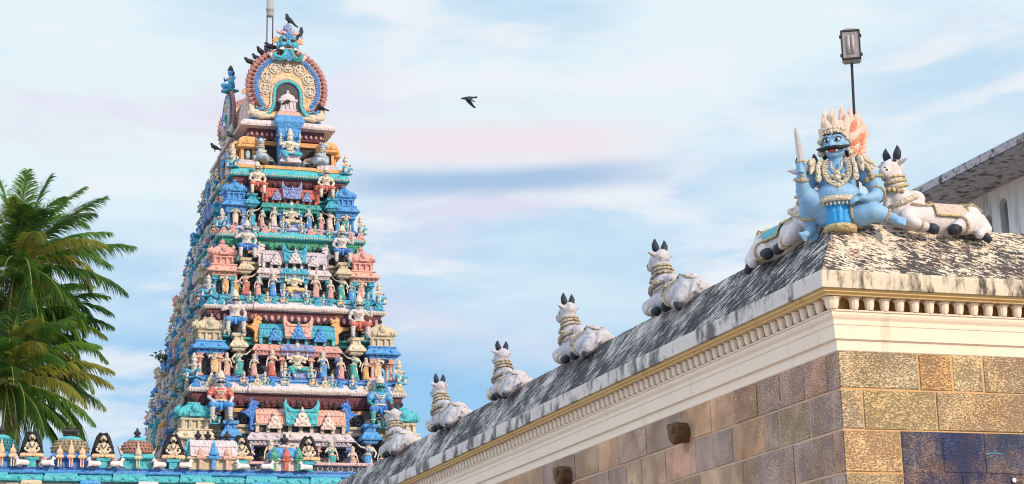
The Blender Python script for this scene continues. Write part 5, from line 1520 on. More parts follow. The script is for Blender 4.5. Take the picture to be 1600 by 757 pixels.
        arm(b, [(.19, 0, .73), (.27, -.06, .54), (.20, -.22, .44)], .052)
        if kind == 'giant': arm(b, [(-.19, 0, .73), (-.27, -.06, .54), (-.18, -.22, .44)], .052)
        else: arm(b, [(-.19, 0, .73), (-.33, -.06, .62), (-.30, -.12, .78)], .052)
        for k in (-1, 1): garment.chain([(k * .04, .03, .38), (k * .205, -.20, .355)], [.115, .088])
        garment.ell((0, 0, .40), (.17, .14, .08), 12, 6); garment.chain([(0, -.12, .38), (0, -.16, .26)], [.05, .03])
        cr.lathe([(.11, 0), (.12, .03), (.09, .05), (.10, .09), (.07, .13), (.06, .17), (.02, .20)], (0, -.03, .97), 12); cr.ell((0, .04, .88), (.12, .07, .12), 10, 8)
        necklaces(orn, .70, -.12, .14); ring(orn, (0, 0, .47), (0, 0, 1), .155, .13, .022, bead=.3)
        for k in (-1, 1): ring(orn, (k * .20, -.20, .10), (0, 0, 1), .055, .055, .014, n=12); ring(orn, (k * .225, -.03, .64), (.4 * k, 0, 1), .062, .062, .014, n=12)
        be = MB(); be.smooth = True; be.chain([(-.09, -.125, .875), (0, -.155, .885), (.09, -.125, .875)], [.018, .022, .018]); 
        for k in (-1, 1): be.ell((k * .04, -.13, .925), (.02, .012, .014), 8, 6)
        if kind == 'giant_shirt':
            pass
        extra.append(('moustache_and_eyes', be.mesh('moustache_and_eyes'), M_BLACK))
    elif kind == 'squatting':
        b.ell((0, 0, .20), (.16, .13, .13)); b.ell((0, 0, .34), (.13, .11, .13)); b.ell((0, 0, .46), (.15, .10, .10)); head(b, (0, -.04, .68), .095)
        for k in (-1, 1):
            b.chain([(k * .09, 0, .16), (k * .24, -.16, .26), (k * .18, -.16, .04)], [.09, .07, .045]); b.cap((k * .18, -.16, .03), .04, (k * .2, -.26, .02), .034)
        arm(b, [(.16, 0, .50), (.28, -.06, .40), (.26, -.16, .30)], .045); arm(b, [(-.16, 0, .50), (-.26, -.08, .42), (-.14, -.20, .46)], .045)
        for k in (-1, 1): garment.chain([(k * .05, 0, .17), (k * .245, -.16, .25)], [.11, .085])
        crown(cr, (0, -.03, .75), .09, .20); cr.ell((0, .05, .66), (.11, .06, .11), 10, 8)
        necklaces(orn, .48, -.10, .13)
        pb = MB(); pb.sq([(-.03, .26, .2), (.03, .24, .19)], (0, -.04, 0)); extra.append(('footing', pb.mesh('footing'), pm('cyan')))
    elif kind == 'yogi':
        b.ell((0, 0, .14), (.18, .14, .10)); b.ell((0, -.05, .26), (.15, .13, .14)); b.ell((0, -.02, .42), (.17, .11, .14)); b.cap((-.15, 0, .50), .07, (.15, 0, .50), .07); head(b, (0, -.05, .72), .105)
        for k in (-1, 1):
            arm(b, [(k * .19, 0, .49), (k * .25, -.06, .30), (k * .10, -.22, .17)], .055)
        lg = MB()
        for k in (-1, 1): lg.chain([(k * .08, 0, .09), (k * .36, -.14, .07), (k * .06, -.25, .06)], [.10, .085, .06])
        lg.ell((0, -.05, .08), (.22, .16, .08)); extra.append(('folded_legs', fuse(lg, .025, 2, 'folded_legs'), sm('peach')))
        hair = MB(); hair.smooth = True
        hair.loft([[(w_ * math.cos(t), .09 + .07 * math.sin(t), z) for t in [2 * PI * j / 20 for j in range(20)]] for z, w_ in ((.08, .46), (.2, .43), (.35, .39), (.55, .34), (.70, .29), (.84, .24), (.93, .14))])
        for k in (-1, 1): hair.ell((k * .10, .05, .90), (.08, .08, .06), 10, 8); hair.chain([(k * .13, -.04, .80), (k * .20, -.02, .62), (k * .31, -.02, .40)], [.06, .07, .07])
        hair.ell((0, .0, .84), (.11, .10, .06), 10, 8)
        hair.ell((0, -.14, .655), (.062, .045, .06), 10, 8); hair.cap((-.04, -.155, .70), .012, (.04, -.155, .70), .012)
        for k in (-1, 1): hair.ell((k * .042, -.15, .745), (.02, .012, .010), 8, 6)
        extra.append(('black_hair_and_beard', hair.mesh('black_hair_and_beard'), M_BLACK))
        orn.tube([(-.10, -.10, .52), (-.05, -.16, .40), (0, -.18, .34), (.05, -.16, .40), (.10, -.10, .52)], .016, 6)
        for k in (-1, 1): ring(orn, (k * .225, -.03, .40), (.3 * k, 0, 1), .062, .062, .014, n=12)
        cr = None; garment = None
    elif kind == 'lion_bull':
        pass
    body = fuse(b, .022 if kind != 'yogi' else .02, 2, 'body')
    res = [('body', body, M_SKIN)]
    if garment and garment.v: res.append(('garment', garment.mesh('garment'), sm('teal')))
    if cr and cr.v: res.append(('crown', cr.mesh('crown'), sm('stonewhite')))
    if orn.v: res.append(('ornaments', orn.mesh('ornaments'), sm('cream')))
    res += extra
    LIB[kind] = res
    return res
NAMEK = {'standing_deity': 'deity_statue', 'dancer': 'dancer_statue', 'attendant': 'attendant_statue', 'seated_deity': 'seated_deity_statue', 'giant': 'giant_statue', 'giant_raised': 'giant_statue', 'squatting': 'squatting_statue', 'yogi': 'yogi_statue'}
def figure(kind, loc, rz, h, label, group=None, mats=None, flip=False, shirt=None):
    r = empty(NAMEK[kind], loc, rz)
    r.scale = (-h if flip else h, h, h)
    if shirt:
        q = MB(); q.smooth = True; q.ell((0, 0, .53), (.155, .125, .14), 16, 10); q.ell((0, 0, .66), (.185, .13, .125), 16, 10)
        for k in (-1, 1): q.chain([(k * .17, 0, .72), (k * .235, -.03, .62)], [.085, .075])
        put('shirt', q, sm(shirt), r)
    for n_, me, m_ in lib(kind):
        put(n_, me, (mats or {}).get(n_, m_), r)
    tag(r, label, 'statue', group)
    return r
def tfig(side, hxv, u, v, z, kind, h, label, group, mats=None, flip=False, turn=0.0, shirt=None):
    x, y = face_xy(side, hxv, u, v)
    return figure(kind, (TX + x, TY + y, z), SIDES[side] + turn, h, label, group, mats, flip, shirt)
STOREY = ['lowest', 'second', 'third', 'fourth']
ORD = ['first', 'second', 'third', 'fourth', 'fifth', 'sixth', 'seventh', 'eighth', 'ninth', 'tenth', 'eleventh', 'twelfth', 'thirteenth']
GF = 'painted figures standing on the tower front'; GG = 'giants crouching under the tower cornices'; GL = 'weathered figures on the left flank of the tower'
FR = [  # standing left, dancer left, attendant left, centre, attendant right, dancer right, standing right  (garment colour)
 ('skyblue', 'teal', 'pink', 'teal', 'teal', 'skyblue', 'orange'),
 ('yellow', 'teal', 'red', 'teal', 'skyblue', 'teal', 'yellow'),
 ('orange', 'red', 'skyblue', 'yellow', 'pink', 'teal', 'pink'),
 ('palepink', 'cyan', 'palepink', 'sand', 'skyblue', 'palepink', 'teal')]
CW = {'skyblue': 'sky blue', 'teal': 'teal', 'pink': 'pink', 'orange': 'orange', 'yellow': 'yellow', 'red': 'red', 'palepink': 'pale pink', 'cyan': 'turquoise', 'sand': 'sand coloured', 'periwinkle': 'grey blue', 'maroon': 'maroon', 'blue': 'blue', 'green': 'green', 'peach': 'peach', 'lilac': 'lilac', 'cream': 'cream', 'salmon': 'salmon'}
GIANT = [(('giant', 'skyblue', 'red'), ('giant', 'blue', 'skyblue')), (('giant_raised', 'skyblue', None), ('giant_raised', 'red', None)), (('giant_raised', 'blue', None), ('giant_raised', 'blue', None)), (('giant', 'red', None), ('giant', 'red', None))]
for ti in range(4):
    z0_, hxv = LV[ti]; s = (LV[ti + 1][0] - z0_) / 3.74; fl = z0_ + .74 * s
    st = STOREY[ti] + ' storey of the tower front'
    Lh = .40 * hxv
    row = [(-.755 * hxv, 'standing_deity', 'standing deity in %s under left corner pavilion', 1.18), (-.535 * hxv, 'dancer', 'dancing woman in %s, left of middle', 1.14),
           (-.235 * hxv, 'attendant', 'woman attendant in %s left of seated deity', 1.05), (0, 'seated_deity', 'four armed seated deity with %s legs in the middle', 1.36),
           (.235 * hxv, 'attendant', 'woman attendant in %s right of seated deity', 1.05), (.535 * hxv, 'dancer', 'dancing woman in %s, right of middle', 1.14),
           (.755 * hxv, 'standing_deity', 'standing deity in %s under right corner pavilion', 1.18)]
    for q, (u, kd, lb, h) in enumerate(row):
        c = FR[ti][q]
        tfig('front', hxv, u, .36 + (.14 if kd != 'seated_deity' else .22) * s - (.1 if abs(u) < .4 * hxv else 0), fl + .01, kd, h * 1.08 * s, lb % CW[c] + ', ' + st.replace('of the tower front', 'of tower'), GF, {'garment': sm(c), 'pedestal': pm('periwinkle')}, flip=(q in (2, 5)))
    for k, sd2 in ((-1, 'left'), (1, 'right')):
        r_ = tfig('front', hxv, k * .95 * hxv * .99, .30, fl - .12 * s, 'squatting', 1.12 * s, 'squatting crowned figure at the %s end of the %s' % (sd2, st), GF, {'body': M_SKIN2 if k < 0 else M_SKIN, 'garment': sm('cyan')}, flip=k > 0, turn=k * .6)
        kd, gc, bc = GIANT[ti][0 if k < 0 else 1]
        gx = (3.43, 2.72, 2.12, 1.55)[ti]
        zz = z0_ + 2.56 * s
        m_ = {'garment': sm(gc)}
        m_['body'] = sm('teal') if bc == 'skyblue' else (M_SKIN2 if ti in (0, 1, 2) else M_SKIN)
        desc = {('red'): 'red shirted', 'skyblue': 'sky blue shirted'}.get(bc, 'grey skinned')
        r_ = tfig('front', hxv, k * gx, (.50, .48, .42, .38)[ti], zz, kd, 1.66 * s, '%s giant in %s, left of the vault, %s' % (desc, CW[gc], st) if k < 0 else '%s giant in %s, right of the vault, %s' % (desc, CW[gc], st), GG, m_, flip=k > 0, shirt=bc)
# small attendants filling the gaps beside the vaults
GS = 'small figures squatting beside the tower vaults'
for ti in range(4):
    z0_, hxv = LV[ti]; s = (LV[ti + 1][0] - z0_) / 3.74; fl = z0_ + .74 * s
    for k in (-1, 1):
        sdw = 'left' if k < 0 else 'right'
        c = ('cyan', 'salmon', 'orange', 'skyblue')[(ti + (k > 0)) % 4]
        tfig('front', hxv, k * .645 * hxv, .50, fl, 'attendant', .98 * s, 'small attendant in %s beside the %s corner columns, %s storey of tower' % (CW[c], sdw, STOREY[ti]), GS, {'garment': sm(c)}, flip=k > 0)
        tfig('front', hxv, k * .40 * hxv, .34, fl, 'attendant', .92 * s, 'small attendant in pink at the %s end column of the vault, %s storey' % (sdw, STOREY[ti]), GS, {'garment': sm('pink')}, flip=k < 0)
        tfig('front', hxv, k * .12 * hxv, .26, fl, 'squatting', .72 * s, 'tiny squatting figure at %s knee of the seated deity, %s storey' % (sdw, STOREY[ti]), GS, {'garment': sm('skyblue')}, flip=k < 0)
        tfig('front', hxv, k * .66 * hxv, .72, z0_ + 2.50 * s, 'squatting', .85 * s, 'small squatting figure under the eaves beside the %s giant, %s storey' % (sdw, STOREY[ti]), GS, {'garment': sm('teal'), 'body': M_SKIN2}, flip=k < 0)
GC = 'tiny figures seated on the front cornices of the tower'
for ti in range(4):
    z0_, hxv = LV[ti]; s = (LV[ti + 1][0] - z0_) / 3.74
    for q, u in enumerate((-.50, -.31, -.13, .13, .31, .50)):
        c = ('skyblue', 'salmon', 'teal', 'cream', 'orange', 'cyan')[(q + ti) % 6]
        tfig('front', hxv, u * hxv, .16, z0_ + .36 * s, 'squatting', .62 * s, 'tiny figure in %s, %s from the left along the front cornice, %s storey' % (CW[c], ORD[q], STOREY[ti]), GC, {'garment': sm(c), 'body': M_SKIN if q % 2 else M_SKIN2}, flip=q % 2 == 0)
# left flank: crowded rows
rl = random.Random(21)
kinds = ['standing_deity', 'attendant', 'dancer', 'squatting', 'seated_deity']
cl = ['cyan', 'blue', 'salmon', 'teal', 'skyblue', 'pink', 'periwinkle', 'orange', 'lilac']
KW = {'standing_deity': 'standing deity', 'attendant': 'standing attendant', 'dancer': 'dancing figure', 'squatting': 'squatting figure', 'seated_deity': 'seated deity', 'giant': 'crouching giant', 'giant_raised': 'crouching giant'}
for ti in range(4):
    z0_, hxv = LV[ti]; s = (LV[ti + 1][0] - z0_) / 3.74; fl = z0_ + .74 * s; hyv = hxv + DEEP
    nfl = 11 - ti
    for q in range(nfl):
        u = hyv * .88 * (1 - 2 * (q + .35) / nfl)
        kd = kinds[(q * 2 + ti) % 3] if q != nfl // 2 else 'seated_deity'
        c = cl[(q * 5 + ti * 3) % 9]
        tfig('left', hxv, u, .34 + rl.uniform(-.05, .12), fl, kd, (1.2 if kd != 'seated_deity' else 1.4) * s, '%s in %s, %s from front corner, left flank floor, %s storey' % (KW[kd], CW[c], ORD[q], STOREY[ti]), GL, {'garment': sm(c), 'body': rl.choice([M_SKIN, M_SKIN2, M_SKIN, sm('iceblue')])}, flip=rl.random() < .5)
    for q in range(6 - ti // 2):
        n6 = 6 - ti // 2
        u = hyv * .93 * (1 - 2 * (q + .5) / n6)
        c = cl[(q * 4 + ti * 2 + 1) % 9]
        tfig('left', hxv, u, .10, z0_ + .40 * s, 'squatting', (1.15 + .1 * (q % 2)) * s, 'squatting figure in %s, %s from front corner, left flank cornice, %s storey' % (CW[c], ORD[q], STOREY[ti]), GL, {'garment': sm(c), 'body': rl.choice([M_SKIN, M_SKIN2, sm('iceblue'), sm('skyblue')])}, flip=q % 2 == 0)
    for q, u in enumerate((.62, .2, -.2, -.62)):
        c = cl[(q * 3 + ti * 2 + 4) % 9]
        tfig('left', hxv, u * hyv, (hxv - (LV[ti + 1][1] - .42)) - .30 * s, z0_ + 2.5 * s, 'giant_raised' if q % 2 else 'giant', 1.7 * s, 'crouching giant in %s, %s from front corner, left flank eaves, %s storey' % (CW[c], ORD[q], STOREY[ti]), GL, {'garment': sm(c), 'body': rl.choice([M_SKIN, M_SKIN2, sm('skyblue'), sm('iceblue')])})
# top storey
z0_, hxv = LV[4]
GT = 'figures on the top storey of the tower'
tfig('front', hxv, 0, .22, FZ + .18, 'seated_deity', 1.45, 'large four armed cream deity with teal legs, top storey, seated before blue pier', GT, {'garment': sm('cyan'), 'pedestal': pm('lavender')})
for k in (-1, 1):
    tfig('front', hxv, k * 2.55, .25, FZ - .18, 'squatting', .95, 'small crowned figure squatting at the %s end of the top storey' % ('left' if k < 0 else 'right'), GT, {'garment': sm('cyan')}, turn=k * .6, flip=k > 0)
for q in range(7):
    u = 4.2 - q * 1.35; c = cl[(q * 2 + 3) % 9]; kd = ('squatting', 'attendant', 'standing_deity')[q % 3]
    tfig('left', hxv, u, .22, FZ - .05, kd, 1.1, '%s in %s, %s from the front corner, left flank of the top storey' % (KW[kd], CW[c], ORD[q]), GT, {'garment': sm(c), 'body': (M_SKIN, M_SKIN2, sm('skyblue'))[q % 3]})
for k, nm in ((-1, 'left'), (1, 'right')):
    x, y = face_xy('front', hxv, k * 1.12 + .06, .62)
    c = clone(bull, (TX + x, TY + y, FZ + .28), -PI / 2 + k * .55, .95, {'body': paint('statue_bull_blue', (0.42, 0.52, 0.68), carve=16, grime=.5, scale=8, bump=.5), 'back_cloth': sm('salmon') if k > 0 else sm('green')}, mirror=False)
    c.name = 'small_bull_statue'
    tag(c, 'pale blue bull statue with %s back cloth on top storey, %s of the seated deity' % ('salmon' if k > 0 else 'green', nm), 'statue', GT)
# blue rider on the left side gable
figure('squatting', (TX - hx1 + .22, TY - .3, RZ + 2.48), -PI / 2 + .5, 1.35, 'dark haired sky blue figure perched on side gable left of great arch', GT, {'body': sm('skyblue'), 'garment': sm('cyan'), 'crown': M_DARK})

# ------------------------------------------------------------------ front gallery with little shrines and yogis
gal = empty('gallery_roof', (10.5, 72.6, 0))
tag(gal, 'turquoise and pink painted gallery parapet running along the foot of the tower', 'parapet')
GX0, GX1 = 0.0, 18.6
def gput(n_, mb, m_, loc=(0, 0, 0), rz=0, sc=None): return put(n_, mb, m_, gal, (loc[0] - 10.5, loc[1] - 72.6, loc[2]), rz, sc)
mb = MB(); mb.box(((GX0 + GX1) / 2, 74.0, 4.9), (GX1 - GX0, 3.2, 9.8)); gput('gallery_wall', mb, paint('gallery_wall_wash', (0.5, 0.42, 0.33)))
mb = MB(); mb.box(((GX0 + GX1) / 2, 73.6, 10.2), (GX1 - GX0, 2.2, .8)); gput('frieze_wall', mb, M_PANEL)
SP = 2.575; yogx = [5.41 + SP * k for k in range(-1, 5)]; shx = [4.2 + SP * 1.0 * k * .99 for k in range(-1, 5)]
_shx = [4.25 - 2.55, 4.32, 6.77, 9.24, 12.06, 14.81]
# deep eave: straight blue moulding with stepped turquoise curved eaves
mb = MB(); mb.sq([(10.62, 9.3, .62), (10.66, 9.3, .66), (10.70, 9.3, .60), (10.73, 9.3, .55), (10.80, 9.3, .55), (10.84, 9.3, .50), (10.88, 9.3, .50)], ((GX0 + GX1) / 2, 72.9, 0)); gput('blue_moulding', mb, pm('skyblue'))
mb = MB(); mb.sq([(10.80, 9.3, .56), (10.84, 9.3, .56)], ((GX0 + GX1) / 2, 72.88, 0)); gput('deep_blue_fillet', mb, pm('deepblue'))
for k, x in enumerate([GX0 + .3 + 1.235 * i for i in range(15)]):
    mb = MB(); w_ = .635; d_ = .12 * (k % 2)
    mb.sq([(10.30, w_ * .95, .55), (10.34, w_, .72), (10.40, w_, .74), (10.50, w_ * .97, .68), (10.58, w_ * .93, .58), (10.64, w_ * .9, .52)], (x, 72.9 - d_, 0))
    for q in (-.25, .25): mb.ell((x + q, 72.9 - d_ - .70, 10.46), (.09, .07, .09), 10, 6); mb.ell((x + q, 72.9 - d_ - .76, 10.46), (.045, .04, .045), 8, 6)
    gput('curved_eave', mb, pm('aqua'))
mb = MB(); mb.sq([(10.16, 9.3, .42), (10.2, 9.3, .50), (10.28, 9.3, .54), (10.31, 9.3, .50)], ((GX0 + GX1) / 2, 72.85, 0)); gput('pink_moulding', mb, pm('palepink'))
tops = ['peach', 'orange', 'periwinkle', 'aqua', 'salmon', 'sand', 'aqua', 'lilac', 'skyblue']
for k in range(26):
    mb = MB(); x = GX0 + .5 + .7 * k
    if k % 3 == 1: mb.sq([(9.6, .30, .2), (10.12, .30, .2), (10.16, .36, .26), (10.24, .38, .28), (10.34, .32, .2)], (x, 72.15, 0))
    else: mb.lathe([(.22, 9.6), (.24, 9.8), (.20, 9.9), (.12, 10.0), (.05, 10.1), (.03, 10.18)], (x, 72.15, 0), 10)
    gput('frieze_roof', mb, pm(tops[(k * 2) % 9] if k % 3 != 1 else ('skyblue', 'lilac', 'sand')[k // 3 % 3]))
# parapet strip between shrines
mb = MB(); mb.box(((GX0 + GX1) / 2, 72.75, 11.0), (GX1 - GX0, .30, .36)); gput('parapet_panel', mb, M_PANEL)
mb = MB()
for i in range(46):
    x = GX0 + .4 * i + .2; ring(mb, (x, 72.6, 11.0), (0, 1, 0), .10, .10, .025, n=10, m=5)
gput('parapet_scrolls', mb, pm('bluegrey'))
mb = MB(); mb.sq([(11.10, 9.3, .22), (11.13, 9.3, .30), (11.20, 9.3, .30), (11.24, 9.3, .24)], ((GX0 + GX1) / 2, 72.75, 0)); gput('parapet_coping', mb, pm('rose'))
mb = MB()
for i in range(90): mb.ell((GX0 + .2 * i + .1, 72.47, 11.17), (.05, .04, .045), 6, 5)
gput('coping_beads', mb, pm('palepink'))
GY = 'black haired seated yogi statues along the gallery parapet'
near = ['at the left frame edge', 'left of the three spired dome', 'between the three spired dome and the red patterned dome', 'between the red patterned dome and the long vaulted shrine', 'between the long vaulted shrine and the blue shrine with green turrets', 'right of the blue shrine with green turrets']
for k, x in enumerate(yogx):
    if k == 0: continue
    mb = MB(); mb.sq([(10.86, .15, .15), (11.10, .15, .15), (11.12, .24, .2), (11.22, .26, .22), (11.25, .18, .18)], (x, 72.45, 0))
    gput('yogi_pedestal', mb, pm('aqua'))
    figure('yogi', (x, 72.45, 11.20 + .012 * k), 0, 1.02, 'black haired yogi, ' + near[k], GY, {'body': sm('peach') if False else sm('cream'), 'ornaments': M_BLACK, 'folded_legs': sm('peach')})
# small shrines
def dome_shrine(x, w_, kind, label):
    root_ = empty('roof_shrine', (x, 72.5, 10.86), 0, .90); tag(root_, label, 'shrine', 'small painted shrines on the gallery parapet')
    c = {'A': ('aqua', 'aqua', 'peach', 'skyblue'), 'B': ('sand', 'aqua', 'peach', 'blue'), 'C': ('salmon', 'aqua', 'sand', 'aqua')}[kind]
    mb = MB(); mb.box((0, .1, .2), (w_ * 1.7, .5, .4)); put('base', mb, pm(c[3] if kind != 'C' else 'aqua'), root_)
    mb = MB(); mb.sq([(0, w_ * .95, .40), (.06, w_ * 1.05, .46), (.14, w_ * .98, .42), (.22, w_ * .9, .36)], (0, .1, .38)); put('eave', mb, pm(c[3]), root_)
    mb = MB(); mb.smooth = True
    mb.lathe([(.80, 0), (.98, .10), (1.0, .22), (.92, .38), (.74, .52), (.6, .60)], (0, .1, .58), 24, w_, .42)
    for zz_, rr_, n__ in ((.10, .98, 26), (.24, 1.0, 26), (.37, .92, 24), (.49, .78, 20)):
        for j in range(n__):
            t = 2 * PI * (j + .5 * (zz_ > .2)) / n__; mb.ell((w_ * rr_ * math.cos(t), .1 + .42 * rr_ * math.sin(t), .58 + zz_), (.05, .035, .055), 6, 5); d_ = put('dome', mb, pm(c[0]), root_)
    mb = MB(); mb.smooth = True; mb.lathe([(.62, .585), (.60, .62), (.45, .70), (.2, .75), (.1, .77)], (0, .1, .58), 24, w_, .42); put('dome_cap', mb, pm(c[1]), root_)
    for q in ((-.16, 0, .16) if kind == 'B' else (0,)):
        put('finial', ME_FIN, M_DARK, root_, (q * 1.1, .1, 1.33), sc=1.05)
    for q in ((-.45, 0, .45) if kind != 'C' else (0,)):
        mb = MB(); sc_ = 1.15 if q == 0 else .95
        for e2 in (-.05, .05): mb.box((q + e2, -.34, .18), (.05, .08, .36))
        mb.sq([(.34, .10, .08), (.38, .16, .12), (.44, .17, .12), (.50, .10, .08)], (q, -.34, 0))
        mb.lathe([(.10, .50), (.14, .58), (.12, .68), (.06, .78 * sc_), (.02, .95 * sc_)], (q, -.34, 0), 8)
        put('spire', mb, pm(c[2]), root_)
    if kind == 'C':
        for k in (-1, 1):
            mb = MB(); mb.prism([(k * .66, .55), (k * .80, .95), (k * .72, .80), (k * .52, .66)], -.1, .2); put('horn', mb, pm('sand'), root_)
    return root_
dome_shrine(4.32, .62, 'A', 'turquoise domed parapet shrine cut by the left edge of the picture')
dome_shrine(6.80, .76, 'B', 'three spired cream and blue domed parapet shrine with three black finials')
dome_shrine(9.24, .66, 'C', 'red patterned domed parapet shrine with single dark finial and turquoise body')
r_ = empty('vaulted_shrine', (12.06, 72.5, 10.86)); tag(r_, 'long lilac vaulted parapet shrine with one blue and two salmon spires', 'shrine', 'small painted shrines on the gallery parapet')
mb = MB(); mb.sq([(0, .92, .3), (.36, .92, .3), (.40, 1.0, .4), (.46, 1.0, .4), (.50, .94, .34)], (0, .1, 0)); put('body', mb, pm('sand'), r_)
put('vault', vault_mesh(.86, .36), pm('lilac'), r_, (0, .1, .5), sc=(1, 1, 1.05))
for k in (-1, 1): put('horned_end', ME_MAK, pm('aqua'), r_, (k * .92, .08, .52), sc=(k * .55, 1.2, .62))
for q, cc, h_ in ((-.5, 'salmon', .8), (0, 'skyblue', 1.1), (.5, 'salmon', .8)):
    mb = MB(); mb.box((0, 0, .2), (.14 * h_, .1, .4)); mb.sq([(.36, .14, .08), (.42, .2 * h_, .12), (.48, .2 * h_, .12), (.52, .12, .08)]); mb.lathe([(.16 * h_, .52), (.18 * h_, .6), (.12 * h_, .72), (.05, .85 * h_), (.015, 1.0 * h_)], (0, 0, 0), 8)
    put('spire', mb, pm(cc), r_, (q, -.32, 0))
for q in (-.55, -.18, .18, .55): put('finial', ME_FIN, M_DARK, r_, (q, .1, 1.15), sc=1.0)
r_ = empty('turreted_shrine', (14.81, 72.5, 10.86)); tag(r_, 'blue vaulted parapet shrine with two green turrets and red middle spire', 'shrine', 'small painted shrines on the gallery parapet')
mb = MB(); mb.sq([(0, .55, .3), (.36, .55, .3), (.40, .62, .38), (.48, .58, .34)], (0, .1, 0)); put('body', mb, pm('lilac'), r_)
mb = MB(); mb.smooth = True; mb.lathe([(.62, .48), (.66, .55), (.60, .72), (.45, .86), (.3, .92)], (0, .1, 0), 24, 1.05, .6); put('dome', mb, pm('skyblue'), r_)
mb = MB(); mb.smooth = True; mb.lathe([(.3, .90), (.22, 1.0), (.1, 1.04)], (0, .1, 0), 16); put('dome_cap', mb, pm('lilac'), r_)
put('finial', ME_FIN, M_DARK, r_, (0, .1, 1.02), sc=1.2)
for q, cc in ((-.48, 'green'), (0, 'red'), (.48, 'green')):
    mb = MB(); mb.box((0, 0, .2), (.16, .1, .4)); mb.sq([(.34, .12, .08), (.40, .18, .12), (.46, .12, .08)]); mb.lathe([(.15, .46), (.17, .54), (.10, .68), (.03, .9)], (0, 0, 0), 8); put('turret', mb, pm(cc), r_, (q, -.32, 0))
# pairs of tiny white bulls sitting either side of the shrines
mbb = MB()
tb = MB(); tb.chain([(-.14, 0, .09), (.12, 0, .10)], [.09, .09]); tb.chain([(.13, 0, .12), (.17, 0, .24)], [.055, .045]); tb.cap((.17, 0, .26), .045, (.23, -.01, .23), .03)
for k in (-1, 1): tb.cap((.16, k * .03, .29), .014, (.16, k * .05, .34), .006); tb.chain([(.1, k * .07, .04), (.2, k * .08, .02)], [.03, .025])
TBM = fuse(tb, .016, 2, 'tiny_bull_statue')
wh = [('left edge dome', 4.32, .62), ('three spired dome', 6.80, .72), ('red patterned dome', 9.24, .66), ('long vaulted shrine', 12.06, .95), ('blue turreted shrine', 14.81, .62)]
for nm, x, w_ in wh:
    for k, sd2 in ((-1, 'left'), (1, 'right')):
        o = put('tiny_bull_statue', TBM, paint('tiny_bull_white', (0.72, 0.66, 0.70), scale=9, grime=.5), None, (x + k * (w_ + .12), 72.1, 10.88), 0.0 if k < 0 else PI, sc=1.15)
        tag(o, 'tiny white bull at the %s foot of the %s on the gallery' % (sd2, nm), 'statue', 'tiny white bulls on the gallery parapet')
# ------------------------------------------------------------------ birds
M_BIRD = paint('bird_plumage', (0.025, 0.03, 0.045), rough=0.5, grime=0.4, gcol=(0.10, 0.11, 0.14), scale=14, bump=.2)
bm_ = MB(); bm_.chain([(-.13, 0, .10), (-.02, 0, .15), (.07, 0, .20), (.10, 0, .26)], [.035, .07, .065, .045]); bm_.ell((.115, 0, .285), (.045, .038, .038)); bm_.cap((.14, 0, .28), .014, (.19, 0, .27), .005)
bm_.chain([(-.12, 0, .10), (-.22, 0, .04), (-.30, 0, .01)], [.03, .028, .02])
for k in (-1, 1): bm_.chain([(.04, k * .05, .19), (-.08, k * .055, .13), (-.20, k * .03, .07)], [.03, .03, .012]); bm_.cap((0, k * .025, .1), .012, (0.01, k * .025, 0), .008)
BIRD = fuse(bm_, .012, 1, 'perched_bird')
def bird(loc, rz, sc, label, tilt=0.0, group='dark birds perched on the tower'):
    o = put('perched_bird', BIRD, M_BIRD, None, loc, sc=sc); o.rotation_euler = (0, tilt, rz)
    tag(o, label, 'bird', group); return o
by = TY + gy
topz = RZ + .12 + .98 * .985 * 3.15
bird((TX + .02, by + .0, RZ + .12 + .985 * (3.15 + .98 * 1.54)), 2.5, 1.75, 'dark bird perched on the very top knob of the tower', -.3)
bird((TX + .70, by, RZ + .12 + .985 * (3.15 + .90)), .6, 1.7, 'dark bird perched on the right ear fan of the monster face', -.5)
for k, (dx, dz) in enumerate(((-.62, 3.30), (-.86, 3.16), (-1.10, 2.98), (-1.33, 2.76), (-1.55, 2.50))):
    bird((TX + dx, by + .18 + .1 * (k % 2), RZ + .12 + dz), (3.0, 2.2, 3.9, 2.6, 3.4)[k], (1.75, 1.6, 1.8, 1.55, 1.7)[k], 'dark bird %s on left shoulder of great arch' % ('highest of the row', 'second from the top of the row', 'in the middle of the row', 'fourth from the top of the row', 'lowest of the row')[k], (.25, -.1, .35, .05, .4)[k])
bird((TX - .05, by - .35, RZ + .70), .5, 1.4, 'dark pigeon sitting before the pink niche shrine in the arch')
bird((TX + 1.52, by - .05, RZ + .62), 2.4, 1.6, 'dark pigeon sitting in the right foot scroll of the arch')
bird((TX - 2.62, TY - (LV[4][1] + DEEP) + .6, FZ + 1.15), 2.2, 1.5, 'dark pigeon beside the left ochre shrine on the top storey')
bird((TX - 2.4, TY + 1.4, FZ + 2.2), 2.6, 1.5, 'blue grey pigeon standing out at the left edge of the upper tower')
